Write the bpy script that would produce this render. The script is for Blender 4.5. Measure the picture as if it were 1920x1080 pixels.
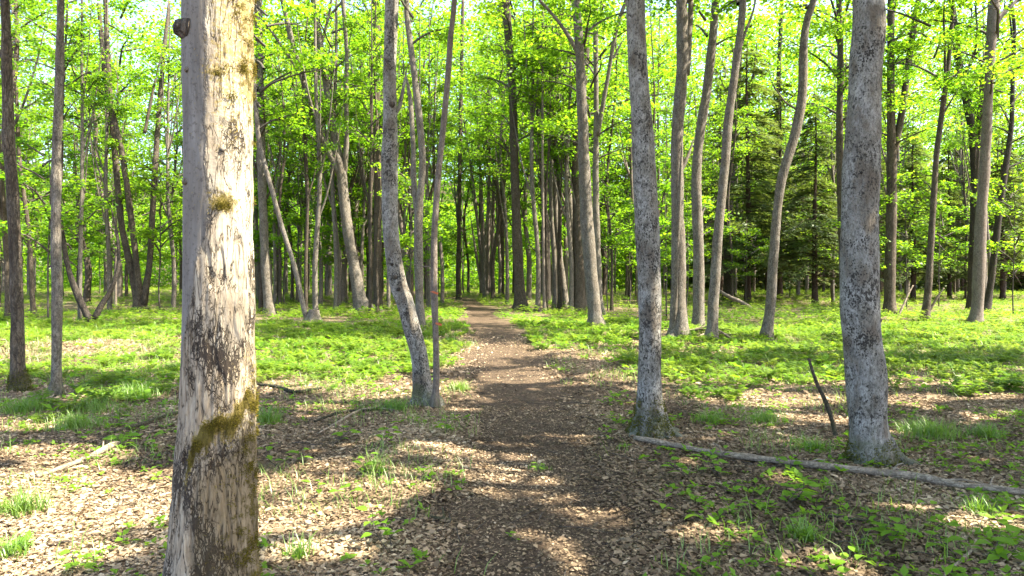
import bpy, math, random
import numpy as np

rng = np.random.default_rng(11)
R_ = math.radians
scene = bpy.context.scene
for o in list(bpy.data.objects):
    bpy.data.objects.remove(o)
COL = scene.collection

# ------------------------------------------------------------------ camera
CAM_H, FPX, HY = 1.5, 1280.0, 510.0
cam = bpy.data.cameras.new('camera')
cam.lens, cam.sensor_width = 24.0, 36.0
cam.shift_y = -30.0 / 1920.0
cam.clip_start, cam.clip_end = 0.05, 2000
camo = bpy.data.objects.new('camera', cam)
COL.objects.link(camo)
camo.location = (0, 0, CAM_H)
camo.rotation_euler = (R_(90), 0, 0)
scene.camera = camo

# ------------------------------------------------------------------ light
SUN_EL, SUN_AZ = R_(54), R_(100)           # azimuth clockwise from the view direction (+Y)
SUNV = np.array([math.sin(SUN_AZ) * math.cos(SUN_EL), math.cos(SUN_AZ) * math.cos(SUN_EL), math.sin(SUN_EL)])
world = bpy.data.worlds.new('World')
scene.world = world
world.use_nodes = True
wn = world.node_tree
wn.nodes.clear()
sky = wn.nodes.new('ShaderNodeTexSky')
sky.sky_type = 'NISHITA'
sky.sun_disc = False
sky.sun_elevation = SUN_EL
sky.sun_rotation = SUN_AZ
sky.dust_density = 3.0
sky.air_density = .8
sky.ozone_density = .6
bg = wn.nodes.new('ShaderNodeBackground')
bg.inputs['Strength'].default_value = 0.15
wo = wn.nodes.new('ShaderNodeOutputWorld')
wn.links.new(sky.outputs[0], bg.inputs[0])
wn.links.new(bg.outputs[0], wo.inputs[0])
sun = bpy.data.lights.new('sun', 'SUN')
sun.energy = 4.7
sun.angle = R_(0.5)
sun.color = (1.0, 0.91, 0.74)
suno = bpy.data.objects.new('sun', sun)
COL.objects.link(suno)
from mathutils import Vector
suno.rotation_euler = Vector(SUNV).to_track_quat('Z', 'Y').to_euler()
suno.location = tuple(SUNV * 60)

scene.view_settings.view_transform = 'Standard'
scene.view_settings.look = 'None'
scene.view_settings.exposure = 2.5
scene.view_settings.gamma = 1.0
cy = scene.cycles
cy.max_bounces = 10
cy.diffuse_bounces = 7
cy.glossy_bounces = 2
cy.transmission_bounces = 7
cy.transparent_max_bounces = 4
cy.caustics_reflective = cy.caustics_refractive = False
cy.use_denoising = True
cy.sample_clamp_indirect = 6.0

# ------------------------------------------------------------------ numpy helpers
def vnoise(p, seed=0):
    p = np.asarray(p, float) + seed * 17.31
    i = np.floor(p).astype(np.int64)
    f = p - i
    f = f * f * (3 - 2 * f)
    def h(a, b, c):
        n = (a * 374761393 + b * 668265263 + c * 2147483647 + seed * 1013) & 0x7fffffff
        n = ((n ^ (n >> 13)) * 1274126177) & 0x7fffffff
        n = (n ^ (n >> 16)) & 0xffff
        return n / 65535.0
    x, y, z = i[..., 0], i[..., 1], i[..., 2]
    r = 0
    for dx in (0, 1):
        wx = f[..., 0] if dx else 1 - f[..., 0]
        for dy in (0, 1):
            wy = f[..., 1] if dy else 1 - f[..., 1]
            for dz in (0, 1):
                wz = f[..., 2] if dz else 1 - f[..., 2]
                r = r + wx * wy * wz * h(x + dx, y + dy, z + dz)
    return r

def noise2(x, y, s, seed=0):
    x = np.asarray(x, float); y = np.asarray(y, float)
    return vnoise(np.stack([x * s, y * s, np.zeros_like(x * s)], -1), seed)

def sstep(a, b, x):
    t = np.clip((x - a) / (b - a), 0, 1)
    return t * t * (3 - 2 * t)

# ---- trail centre line and half width (world metres, measured along +Y)
TR_Y = np.array([-8, -3, 3.4, 4.9, 6.6, 10.1, 13.7, 21.3, 27.4, 35, 45, 60, 90])
TR_L = np.array([-.9, -.75, -.50, -.58, -.55, -.60, -.86, -1.45, -1.8, -3.3, -7.0, -14, -30])
TR_R = np.array([.5, .55, .68, .76, .82, .85, .48, -.35, -.85, -2.0, -5.6, -12.5, -28])
def trail(x, y):
    """signed distance inside the trail (positive inside)"""
    l = np.interp(y, TR_Y, TR_L); r = np.interp(y, TR_Y, TR_R)
    wob = (noise2(x, y, 0.8, 3) - .5) * .6 + (noise2(x, y, 3.1, 4) - .5) * .42
    return np.minimum(x - l, r - x) + wob

def h0(x, y):
    """ground height without the worn trail"""
    x = np.asarray(x, float); y = np.asarray(y, float)
    d = np.hypot(x, y)
    a = (noise2(x, y, .22, 5) - .5) * .16 + (noise2(x, y, .9, 6) - .5) * .05
    a = a + 0.14 * np.exp(-(((x + 5.1) / 1.5) ** 2 + ((y - 24.6) / 1.5) ** 2))
    a = a + 0.16 * np.exp(-(((x - 4.0) / 1.3) ** 2 + ((y - 16.6) / 1.2) ** 2))
    a = a + (noise2(x, y, .03, 8) - .5) * .9 * sstep(30, 90, d)
    a = a + 24 * sstep(78, 175, y)
    return a - 0.02

def hgt(x, y):
    return h0(x, y) - 0.05 * sstep(-.15, .35, trail(x, y))

def gp(px, py):
    """photo pixel on the level ground -> world x, y"""
    d = CAM_H * FPX / (py - HY)
    return (px - 960) / FPX * d, d

# ------------------------------------------------------------------ mesh helpers
def make_mesh(name, v, quads, attrs=None, smooth=False, tris=None):
    m = bpy.data.meshes.new(name)
    v = np.ascontiguousarray(v, dtype=np.float32)
    q = np.ascontiguousarray(quads, dtype=np.int32).reshape(-1, 4)
    t = np.zeros((0, 3), np.int32) if tris is None else np.ascontiguousarray(tris, dtype=np.int32).reshape(-1, 3)
    nl = q.size + t.size
    m.vertices.add(len(v)); m.vertices.foreach_set('co', v.ravel())
    m.loops.add(nl); m.loops.foreach_set('vertex_index', np.concatenate([q.ravel(), t.ravel()]))
    m.polygons.add(len(q) + len(t))
    st = np.concatenate([np.arange(len(q)) * 4, q.size + np.arange(len(t)) * 3]).astype(np.int32)
    m.polygons.foreach_set('loop_start', st)
    if smooth:
        m.polygons.foreach_set('use_smooth', np.ones(len(q) + len(t), bool))
    for k, a in (attrs or {}).items():
        at = m.attributes.new(k, 'FLOAT', 'POINT')
        at.data.foreach_set('value', np.ascontiguousarray(a, dtype=np.float32))
    m.update(calc_edges=True)
    m.validate()
    return m

class MB:
    """collects pieces of one mesh"""
    def __init__(s): s.v = []; s.q = []; s.a = []; s.n = 0
    def add(s, v, q, a=None):
        v = np.asarray(v, float)
        s.v.append(v); s.q.append(np.asarray(q).reshape(-1, 4) + s.n)
        s.a.append(np.zeros(len(v)) if a is None else np.broadcast_to(np.asarray(a, float), (len(v),)))
        s.n += len(v)
    def mesh(s, name, mat, smooth=False):
        m = make_mesh(name, np.concatenate(s.v), np.concatenate(s.q), {'rnd': np.concatenate(s.a)}, smooth)
        m.materials.append(mat)
        return m
    def build(s, name, mat, parent=None, smooth=False, loc=None):
        return link(name, s.mesh(name, mat, smooth), parent, loc)

def link(name, mesh, parent=None, loc=None):
    o = bpy.data.objects.new(name, mesh)
    COL.objects.link(o)
    if parent is not None: o.parent = parent
    if loc is not None: o.location = loc
    return o

def tag(o, label=None, cat=None, group=None, kind=None):
    if label: o['label'] = label
    if cat: o['category'] = cat
    if group: o['group'] = group
    if kind: o['kind'] = kind
    return o

def thing(name, label, cat, loc, group=None, rz=0.0):
    o = bpy.data.objects.new(name, None)
    COL.objects.link(o)
    o.empty_display_size = .2
    o.location = loc; o.rotation_euler = (0, 0, rz)
    return tag(o, label, cat, group)

def catmull(p, n):
    """smooth resample of control rows p (any columns) into n rows, even in arc length"""
    p = np.asarray(p, float)
    if len(p) == 2:
        t = np.linspace(0, 1, n)[:, None]
        return p[0] * (1 - t) + p[1] * t
    e = np.vstack([2 * p[0] - p[1], p, 2 * p[-1] - p[-2]])
    out = []
    for i in range(1, len(e) - 2):
        t = np.linspace(0, 1, 14, endpoint=False)[:, None]
        a, b, c, d = e[i - 1], e[i], e[i + 1], e[i + 2]
        out.append(.5 * (2 * b + (c - a) * t + (2 * a - 5 * b + 4 * c - d) * t ** 2 + (3 * b - a - 3 * c + d) * t ** 3))
    out = np.vstack(out + [p[-1:]])
    s = np.concatenate([[0], np.cumsum(np.linalg.norm(np.diff(out[:, :3], axis=0), axis=1))])
    u = np.linspace(0, s[-1], n)
    return np.stack([np.interp(u, s, out[:, k]) for k in range(out.shape[1])], 1)

def tube(pts, rad, seg=8, mod=None, cap=True):
    """verts, quads of a tube; mod(theta grid, point grid) scales the radius"""
    pts = np.asarray(pts, float); rad = np.asarray(rad, float)
    n = len(pts)
    t = np.gradient(pts, axis=0)
    t /= np.linalg.norm(t, axis=1)[:, None] + 1e-9
    ref = np.array([1., 0, 0]) if abs(t[:, 0]).mean() < .8 else np.array([0, 1., 0])
    u = ref - t * (t @ ref)[:, None]
    u /= np.linalg.norm(u, axis=1)[:, None] + 1e-9
    w = np.cross(t, u)
    th = np.linspace(0, 2 * np.pi, seg, endpoint=False)
    c, s = np.cos(th), np.sin(th)
    r = np.repeat(rad[:, None], seg, 1)
    if mod is not None:
        base = pts[:, None, :] + r[..., None] * (u[:, None, :] * c[None, :, None] + w[:, None, :] * s[None, :, None])
        r = r * mod(np.repeat(th[None], n, 0), base)
    v = pts[:, None, :] + r[..., None] * (u[:, None, :] * c[None, :, None] + w[:, None, :] * s[None, :, None])
    v = v.reshape(-1, 3)
    i = np.arange(n - 1)[:, None] * seg
    j = np.arange(seg)[None]
    k = (j + 1) % seg
    q = np.stack([i + j, i + k, i + seg + k, i + seg + j], -1).reshape(-1, 4)
    if cap:
        v = np.vstack([v, pts[-1] + t[-1] * rad[-1] * .3, pts[0] - t[0] * rad[0] * .05])
        a, b = len(v) - 2, len(v) - 1
        e = (n - 1) * seg
        jj = np.arange(0, seg - 1, 2)
        q1 = np.stack([e + jj, e + jj + 1, e + (jj + 2) % seg, np.full_like(jj, a)], 1)
        q0 = np.stack([(jj + 2) % seg, jj + 1, jj, np.full_like(jj, b)], 1)
        q = np.vstack([q, q1, q0]) if seg % 2 == 0 else q
    return v, q

def unit(a):
    return a / (np.linalg.norm(a, axis=-1, keepdims=True) + 1e-9)

def leaf_quads(c, d, n, l, w, fold=.18):
    """folded rhombic leaves: verts (4N,3), quads, and the index of each vert's leaf"""
    d = unit(d); s = unit(np.cross(d, n)); n = np.cross(s, d)
    l = np.broadcast_to(l, (len(c),))[:, None]; w = np.broadcast_to(w, (len(c),))[:, None]
    v = np.stack([c - d * l * .5, c - d * l * .06 + s * w * .5 + n * w * fold, c + d * l * .5, c - d * l * .06 - s * w * .5 + n * w * fold], 1)
    q = np.arange(len(c) * 4).reshape(-1, 4)
    return v.reshape(-1, 3), q

# ------------------------------------------------------------------ materials
class Mat:
    def __init__(s, name):
        s.m = bpy.data.materials.new(name); s.m.use_nodes = True
        s.t = s.m.node_tree; s.t.nodes.clear()
        s.out = s.t.nodes.new('ShaderNodeOutputMaterial')
    def n(s, typ, ins=None, **kw):
        x = s.t.nodes.new('ShaderNode' + typ)
        for k, v in kw.items(): setattr(x, k, v)
        for k, v in (ins or {}).items():
            if hasattr(v, 'links') or isinstance(v, bpy.types.NodeSocket): s.t.links.new(v, x.inputs[k])
            else: x.inputs[k].default_value = v
        return x
    def ramp(s, fac, stops, interp='LINEAR'):
        r = s.t.nodes.new('ShaderNodeValToRGB')
        r.color_ramp.interpolation = interp
        e = r.color_ramp.elements
        while len(e) < len(stops): e.new(.5)
        for i, (p, c) in enumerate(stops):
            e[i].position = p
            e[i].color = (c, c, c, 1) if not isinstance(c, (tuple, list)) else (*c, 1)
        s.t.links.new(fac, r.inputs[0])
        return r.outputs[0]
    def mix(s, f, a, b, blend='MIX'):
        x = s.t.nodes.new('ShaderNodeMix'); x.data_type = 'RGBA'; x.blend_type = blend; x.clamp_factor = True
        for i, v in ((0, f), (6, a), (7, b)):
            if isinstance(v, bpy.types.NodeSocket): s.t.links.new(v, x.inputs[i])
            else: x.inputs[i].default_value = v if i == 0 else (*v, 1)
        return x.outputs[2]
    def math(s, op, a, b=0.0, c=0.0):
        x = s.t.nodes.new('ShaderNodeMath'); x.operation = op
        for i, v in enumerate((a, b, c)):
            if isinstance(v, bpy.types.NodeSocket): s.t.links.new(v, x.inputs[i])
            else: x.inputs[i].default_value = v
        return x.outputs[0]
    def done(s, sh):
        s.t.links.new(sh, s.out.inputs[0]); return s.m
    def coords(s, scale):
        tc = s.n('TexCoord')
        return s.n('Mapping', {'Vector': tc.outputs['Object'], 'Scale': scale}).outputs[0]
    def noise(s, vec, scale, detail=4, rough=.6):
        return s.n('TexNoise', {'Vector': vec, 'Scale': scale, 'Detail': detail, 'Roughness': rough}).outputs[0]

def leaf_mat(name, c1, c2, t1, t2, trans=.5, gloss=.05, varobj=.35):
    m = Mat(name)
    at = m.n('Attribute', attribute_name='rnd').outputs['Fac']
    oi = m.n('ObjectInfo').outputs['Random']
    f = m.math('ADD', m.math('MULTIPLY', at, 1 - varobj), m.math('MULTIPLY', oi, varobj))
    col = m.mix(f, c1, c2)
    tc = m.mix(f, t1, t2)
    d = m.n('BsdfDiffuse', {'Color': col}).outputs[0]
    t = m.n('BsdfTranslucent', {'Color': tc}).outputs[0]
    g = m.n('BsdfGlossy', {'Color': (1, 1, 1, 1), 'Roughness': .45}).outputs[0]
    a = m.n('MixShader', {0: trans, 1: d, 2: t}).outputs[0]
    return m.done(m.n('MixShader', {0: gloss, 1: a, 2: g}).outputs[0])

LEAF = leaf_mat('broadleaf', (.032, .10, .009), (.085, .17, .014), (.13, .37, .010), (.36, .52, .018), .56, .02, varobj=.25)
LEAF_Y = leaf_mat('seedling_leaf', (.10, .22, .015), (.17, .30, .03), (.20, .44, .02), (.36, .54, .03), .42, .012)
FERN = leaf_mat('fern_frond', (.05, .12, .010), (.15, .22, .025), (.18, .38, .015), (.46, .58, .04), .45, .03, varobj=.0)
NEEDLE = leaf_mat('conifer_needle', (.03, .065, .015), (.085, .12, .03), (.10, .19, .02), (.24, .29, .04), .4)
GRASS = leaf_mat('grass_blade', (.07, .17, .015), (.17, .26, .04), (.16, .4, .02), (.4, .55, .06), .4)

def bark_mat(name, dark, mid, light, spots=0.0, spotcol=(.035, .032, .028), fiss=.6, moss=.25, lichen=(.36, .37, .36), lich=.35, bump=.6, axis=(1, 1, .16)):
    m = Mat(name)
    tc = m.n('TexCoord').outputs['Object']
    oi = m.n('ObjectInfo').outputs['Random']
    off = m.n('CombineXYZ', {0: m.math('MULTIPLY', oi, 37.0), 1: m.math('MULTIPLY', oi, 11.0), 2: 0.0}).outputs[0]
    p = m.n('VectorMath', {0: tc, 1: off}, operation='ADD').outputs[0]
    stretch = m.n('Mapping', {'Vector': p, 'Scale': axis}).outputs[0]
    mild = m.n('Mapping', {'Vector': p, 'Scale': tuple(a ** .33 for a in axis)}).outputs[0]
    warp = m.n('TexNoise', {'Vector': p, 'Scale': 5.0, 'Detail': 3.0}).outputs['Color']
    sw = m.n('VectorMath', {0: stretch, 1: m.n('VectorMath', {0: warp, 'Scale': .10}, operation='SCALE').outputs[0]}, operation='ADD').outputs[0]
    vor = m.n('TexVoronoi', {'Vector': sw, 'Scale': 26.0}, feature='DISTANCE_TO_EDGE').outputs['Distance']
    fis = m.ramp(vor, [(0, 0.0), (.16, 1.0)])
    fine = m.noise(stretch, 42, 6, .7)
    big = m.noise(mild, 2.6, 4, .6)
    grain = m.noise(p, 120, 4, .7)
    base = m.mix(m.ramp(fine, [(.3, 0.), (.7, 1.)]), mid, light)
    base = m.mix(m.math('MULTIPLY', m.math('SUBTRACT', 1.0, fis), fiss), base, dark)
    base = m.mix(m.math('MULTIPLY', m.ramp(big, [(.42, 0.), (.62, 1.)]), .55), base, dark, 'MIX') if fiss > .5 else base
    lp = m.noise(mild, 9, 6, .7)
    base = m.mix(m.math('MULTIPLY', m.ramp(lp, [(.44, 0.), (.56, 1.)]), lich), base, lichen)
    mot = m.noise(mild, 26, 7, .78)
    base = m.mix(m.ramp(mot, [(.36, .78), (.57, 0.)]), base, dark)
    if spots > 0:
        sp = m.noise(m.n('Mapping', {'Vector': p, 'Scale': (1, 1, .75)}).outputs[0], 46, 6, .72)
        cl = m.noise(p, 4.2, 4, .65)
        thr = m.math('ADD', m.math('MULTIPLY', m.math('SUBTRACT', cl, .5), .55), sp)
        base = m.mix(m.ramp(m.noise(mild, 6.5, 6, .7), [(.52, 0.), (.60, .75 if spots > .9 else .3)]), base, (.13, .098, .066))
        base = m.mix(m.math('MULTIPLY', m.ramp(thr, [(.555, 0.), (.60, 1.)]), spots), base, spotcol)
        vs = m.n('TexVoronoi', {'Vector': m.n('VectorMath', {0: m.n('Mapping', {'Vector': p, 'Scale': (1, 1, .7)}).outputs[0], 1: m.n('VectorMath', {0: warp, 'Scale': .02}, operation='SCALE').outputs[0]}, operation='ADD').outputs[0], 'Scale': 62.0}).outputs['Distance']
        sz = m.math('ADD', m.math('MULTIPLY', m.math('SUBTRACT', m.noise(p, 5.5, 4, .7), .50), 2.6), .16)
        base = m.mix(m.math('MULTIPLY', m.ramp(m.math('SUBTRACT', sz, vs), [(.0, 0.), (.10, 1.)]), spots), base, spotcol)
    z = m.n('SeparateXYZ', {0: tc}).outputs[2]
    mf = m.math('ADD', m.math('MULTIPLY', z, -1.6), m.math('MULTIPLY', m.noise(p, 7, 5, .65), 1.5))
    mfac = m.math('MULTIPLY', m.ramp(mf, [(.30, 0.), (.62, 1.)]), moss)
    base = m.mix(mfac, base, (.065, .085, .018))
    sp2 = m.noise(mild, 75, 5, .75)
    base = m.mix(m.ramp(sp2, [(.38, .65), (.52, 0.)]), base, dark)
    base = m.mix(m.ramp(grain, [(.3, .35), (.7, 0.)]), base, (.02, .018, .015))
    hgt_ = m.math('ADD', m.math('MULTIPLY', fis, fiss * .7), m.math('ADD', m.math('MULTIPLY', fine, .5), m.math('MULTIPLY', grain, .12)))
    bp = m.n('Bump', {'Height': hgt_, 'Strength': bump, 'Distance': .018}).outputs[0]
    b = m.n('BsdfPrincipled', {'Base Color': base, 'Roughness': .92, 'Normal': bp, 'Specular IOR Level': .2}).outputs[0]
    return m.done(b)

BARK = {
    'grey': bark_mat('grey_bark', (.05, .042, .033), (.20, .17, .13), (.33, .285, .225), .6, fiss=.5, lich=.45, lichen=(.31, .295, .265)),
    'brown': bark_mat('brown_bark', (.036, .027, .019), (.13, .099, .068), (.22, .175, .125), 0, fiss=.8, moss=.35, lich=.3, bump=.9, lichen=(.2, .185, .155)),
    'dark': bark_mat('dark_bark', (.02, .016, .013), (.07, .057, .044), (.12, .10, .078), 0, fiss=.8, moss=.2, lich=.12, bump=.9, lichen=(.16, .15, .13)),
    'spotted': bark_mat('spotted_bark', (.055, .048, .038), (.26, .245, .21), (.43, .405, .35), .95, fiss=.10, moss=.55, lichen=(.47, .46, .43), lich=.7, bump=1.0),
    'pale': bark_mat('pale_bark', (.09, .068, .05), (.20, .16, .13), (.30, .255, .215), .4, fiss=.35, moss=.3, lich=.3, bump=.5, lichen=(.3, .28, .25)),
    'red': bark_mat('conifer_bark', (.03, .018, .012), (.085, .047, .031), (.14, .088, .055), 0, fiss=.8, moss=.1, lich=.1, bump=.9),
    'limb': bark_mat('limb_bark', (.035, .03, .024), (.09, .076, .06), (.15, .13, .105), 0, fiss=.5, moss=.0, lich=.2, bump=.4, lichen=(.2, .19, .17)),
    'dead': bark_mat('dead_wood', (.15, .118, .082), (.40, .315, .22), (.58, .48, .36), .3, fiss=.5, moss=.0, lich=.25, bump=.8, lichen=(.26, .25, .22), axis=(.14, .8, 1)),
}

# ------------------------------------------------------------------ setting: ground and trail
def warp_axis(n, a, b, k):
    t = np.linspace(-1, 1, n)
    s = np.sinh(k * t) / math.sinh(k)
    return np.where(s < 0, -s * a, s * b)
gx = np.sort(warp_axis(360, -140, 140, 5.2))
gy = np.concatenate([np.linspace(-40, 1, 30, endpoint=False), 1 + 12 * np.linspace(0, 1, 170, endpoint=False), 13 + 187 * np.linspace(0, 1, 150) ** 2.2])
GX, GY = np.meshgrid(gx, gy)
TRD = trail(GX, GY)
GZ = hgt(GX, GY) + (noise2(GX, GY, 6.0, 9) - .5) * .018

def zone(x, y):
    """green ground cover density 0..1 (world metres)"""
    d = np.maximum(y, .1); px = 960 + x / d * FPX; py = HY + CAM_H * FPX / d
    n = noise2(x, y, .55, 21) * .6 + noise2(x, y, 1.7, 22) * .4
    def box(x0, x1, y0, y1, fx=40, fy=12, fb=34):
        return sstep(x0 - fx, x0 + fx, px) * (1 - sstep(x1 - fx, x1 + fx, px)) * sstep(y0 - fy, y0 + fy, py) * (1 - sstep(y1 - fb, y1 + fb, py))
    g = 0 * x
    g = np.maximum(g, box(440, 885, 566, 605, fb=8) * 1.0)
    g = np.maximum(g, box(430, 880, 608, 700, 40, 8) * 1.0)
    g = np.maximum(g, box(945, 1200, 578, 655, 30, 10) * .95)
    g = np.maximum(g, box(1150, 1300, 575, 700) * .55)
    g = np.maximum(g, box(1260, 2400, 572, 722, 40, 14) * 1.0)
    g = np.maximum(g, box(-600, 350, 572, 640, 60, 10) * .95)
    g = np.maximum(g, box(-600, 340, 630, 810, 40, 30) * .55)
    g = np.maximum(g, box(800, 900, 640, 735, 20, 20) * .5)
    g = np.maximum(g, box(560, 820, 690, 780, 40, 20) * .42)
    g = np.maximum(g, sstep(24, 32, y) * 1.0)
    g = g * sstep(.15, -.25, trail(x, y))
    bare = np.maximum(.55 * box(480, 700, 596, 612, 60, 4, 4), box(1250, 1420, 640, 690, 30, 10) * .5)
    return np.clip(g * (1 - .8 * bare) - (.62 - n) * .9 * (g < .98) - (.40 - n) * 1.2, 0, 1) * (g > .05)

ZN = np.maximum(zone(GX, GY), sstep(22, 30, GY) * .9)
nx, ny = len(gx), len(gy)
idx = np.arange(nx * ny).reshape(ny, nx)
gq = np.stack([idx[:-1, :-1], idx[:-1, 1:], idx[1:, 1:], idx[1:, :-1]], -1).reshape(-1, 4)

def ground_mat():
    m = Mat('forest_floor')
    tc = m.n('TexCoord').outputs['Object']
    dirt = m.n('Attribute', attribute_name='dirt').outputs['Fac']
    green = m.n('Attribute', attribute_name='green').outputs['Fac']
    v1 = m.n('TexVoronoi', {'Vector': tc, 'Scale': 26.0})
    v2 = m.n('TexVoronoi', {'Vector': tc, 'Scale': 55.0})
    rnd = m.n('SeparateColor', {0: v1.outputs['Color']}).outputs[0]
    rnd2 = m.n('SeparateColor', {0: v2.outputs['Color']}).outputs[0]
    lit = m.ramp(rnd, [(0, (.08, .055, .034)), (.35, (.18, .125, .076)), (.7, (.28, .205, .135)), (1, (.40, .315, .225))])
    lit = m.mix(.5, lit, m.ramp(rnd2, [(0, (.055, .038, .025)), (.5, (.18, .125, .08)), (1, (.36, .28, .195))]))
    big = m.noise(tc, 1.3, 5, .6)
    lit = m.mix(m.ramp(big, [(.4, 0.), (.62, .55)]), lit, (.085, .055, .037))
    soil = m.mix(m.noise(tc, 30, 6, .75), (.036, .025, .016), (.105, .074, .048))
    col = m.mix(dirt, lit, soil)
    gf = m.math('MULTIPLY', green, m.ramp(m.noise(tc, 9, 5, .7), [(.42, .0), (.66, .6)]))
    col = m.mix(gf, col, (.05, .085, .018))
    hh = m.math('ADD', m.math('MULTIPLY', v1.outputs['Distance'], .6), m.math('ADD', m.math('MULTIPLY', rnd2, .4), m.noise(tc, 60, 5, .7)))
    bp = m.n('Bump', {'Height': hh, 'Strength': .8, 'Distance': .03}).outputs[0]
    return m.done(m.n('BsdfPrincipled', {'Base Color': col, 'Roughness': .95, 'Normal': bp, 'Specular IOR Level': .15}).outputs[0])
GROUND = ground_mat()
gm = make_mesh('ground', np.stack([GX, GY, GZ], -1).reshape(-1, 3), gq,
               {'dirt': (sstep(-.45, .25, TRD) * .85).ravel(), 'green': (ZN * sstep(.3, -.5, TRD)).ravel()}, smooth=True)
gm.materials.append(GROUND)
ground = tag(link('ground', gm), kind='structure')

def trail_mat():
    m = Mat('trail_soil')
    tc = m.n('TexCoord').outputs['Object']
    n1 = m.noise(tc, 24, 7, .75); n2 = m.noise(tc, 1.6, 4, .6)
    v = m.n('TexVoronoi', {'Vector': tc, 'Scale': 60.0})
    rr = m.n('SeparateColor', {0: v.outputs['Color']}).outputs[0]
    col = m.mix(n1, (.032, .022, .014), (.115, .080, .052))
    col = m.mix(m.ramp(rr, [(.6, 0.), (.92, .7)]), col, (.20, .145, .095))
    col = m.mix(m.ramp(n2, [(.35, .45), (.6, 0.)]), col, (.05, .034, .024))
    bp = m.n('Bump', {'Height': m.math('ADD', n1, m.math('MULTIPLY', rr, .5)), 'Strength': .8, 'Distance': .025}).outputs[0]
    return m.done(m.n('BsdfPrincipled', {'Base Color': col, 'Roughness': .95, 'Normal': bp, 'Specular IOR Level': .15}).outputs[0])
ty = np.concatenate([np.linspace(-8, 1, 30, endpoint=False), np.linspace(1, 14, 220, endpoint=False), np.linspace(14, 90, 220)])
tt = np.linspace(-.35, 1.35, 48)
TY, TT = np.meshgrid(ty, tt, indexing='ij')
TX = np.interp(TY, TR_Y, TR_L) * (1 - TT) + np.interp(TY, TR_Y, TR_R) * TT
TZ = h0(TX, TY) - .026 - .035 * sstep(.06, -.14, trail(TX, TY)) + (noise2(TX, TY, 7, 10) - .5) * .012
ti = np.arange(TX.size).reshape(TX.shape)
tm = make_mesh('trail', np.stack([TX, TY, TZ], -1).reshape(-1, 3), np.stack([ti[:-1, :-1], ti[:-1, 1:], ti[1:, 1:], ti[1:, :-1]], -1), smooth=True)
tm.materials.append(trail_mat())
tag(link('path', tm), kind='structure')
def surf(x, y):
    """height of whatever is on top there"""
    return np.maximum(hgt(x, y), h0(x, y) - .026 - .035 * sstep(.06, -.14, trail(x, y)))

# ------------------------------------------------------------------ tree crowns
def limb_tube(mb, pts, r0, r1, seg=5):
    n = len(pts)
    v, q = tube(pts, np.linspace(r0, r1, n), seg, cap=False)
    mb.add(v, q)

def gen_crown(seed, Hc, Rc, nleaf, lsize, nlimb=16, low=.25, spread=.22, keep=None, origin=None):
    """broadleaf crown round a vertical axis that starts at (0,0,0): limb MB, leaf arrays"""
    r = np.random.default_rng(seed)
    limbs = MB()
    ax = catmull([[0, 0, -.2], [r.normal(0, .15), r.normal(0, .15), Hc * .35], [r.normal(0, .3), r.normal(0, .3), Hc * .7], [r.normal(0, .4), r.normal(0, .4), Hc]], 14)
    segs = []
    for i in range(nlimb):
        t = (i + r.uniform(0, .9)) / nlimb
        z = t * Hc * .93
        prof = low + (1 - low) * math.sin(math.pi * min(1, .12 + .9 * t)) ** .8
        L = Rc * prof * r.uniform(.75, 1.15)
        az = i * 2.399 + r.normal(0, .4)
        el = R_(r.uniform(28, 62))
        p0 = np.array([np.interp(z, ax[:, 2], ax[:, 0]), np.interp(z, ax[:, 2], ax[:, 1]), z])
        h = np.array([math.cos(az), math.sin(az), 0])
        pts = [p0]
        for k in range(1, 6):
            e = el * (1 - k / 6.5)
            h2 = unit(h + np.array([r.normal(0, .18), r.normal(0, .18), 0]))
            pts.append(pts[-1] + (h2 * math.cos(e) + np.array([0, 0, math.sin(e)])) * L / 5)
        pts = catmull(pts, 11)
        limb_tube(limbs, pts, .018 + .011 * L, .008)
        for k in range(7):
            s = r.uniform(.28, 1.0)
            q0 = pts[int(s * 10)]
            a2 = az + r.choice([-1, 1]) * r.uniform(.4, 1.2)
            l2 = L * r.uniform(.25, .5) * (1.15 - .5 * s)
            d2 = np.array([math.cos(a2), math.sin(a2), r.uniform(-.15, .45)])
            if keep is not None and not keep((q0 + d2 * l2 * .4 + origin)[None])[0]: continue
            q1 = q0 + d2 * l2 * .55; q2 = q1 + (d2 + np.array([0, 0, -.2])) * l2 * .45
            limb_tube(limbs, np.array([q0, q1, q2]), .013, .004, 4)
            segs.append((q0, q1, q2))
        segs.append((pts[5], pts[8], pts[10]))
    S = np.array(segs)
    wgt = np.linalg.norm(S[:, 2] - S[:, 0], axis=1); wgt = wgt * r.uniform(.3, 1.6, len(wgt)); wgt /= wgt.sum()
    k = r.choice(len(S), nleaf, p=wgt)
    t = r.uniform(.15, 1.1, nleaf)[:, None]
    p = np.where(t < .5, S[k, 0] + (S[k, 1] - S[k, 0]) * t * 2, S[k, 1] + (S[k, 2] - S[k, 1]) * (t - .5) * 2)
    p = p + r.normal(0, 1, (nleaf, 3)) * np.array([spread, spread, spread * .45])
    a = r.uniform(0, 2 * np.pi, nleaf)
    d = np.stack([np.cos(a), np.sin(a), r.normal(-.25, .3, nleaf)], 1)
    n = np.stack([r.normal(0, .5, nleaf), r.normal(0, .5, nleaf), np.ones(nleaf)], 1)
    l = lsize * r.uniform(.7, 1.25, nleaf)
    clump = r.uniform(0, 1, len(S))[k]
    rnd = np.clip(.5 * r.uniform(0, 1, nleaf) + .5 * clump ** 1.3, 0, 1)
    if keep is not None:
        m = keep(p + origin)
        p, d, n, l, rnd = p[m], d[m], n[m], l[m], rnd[m]
    return limbs, p, d, n, l, rnd

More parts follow.
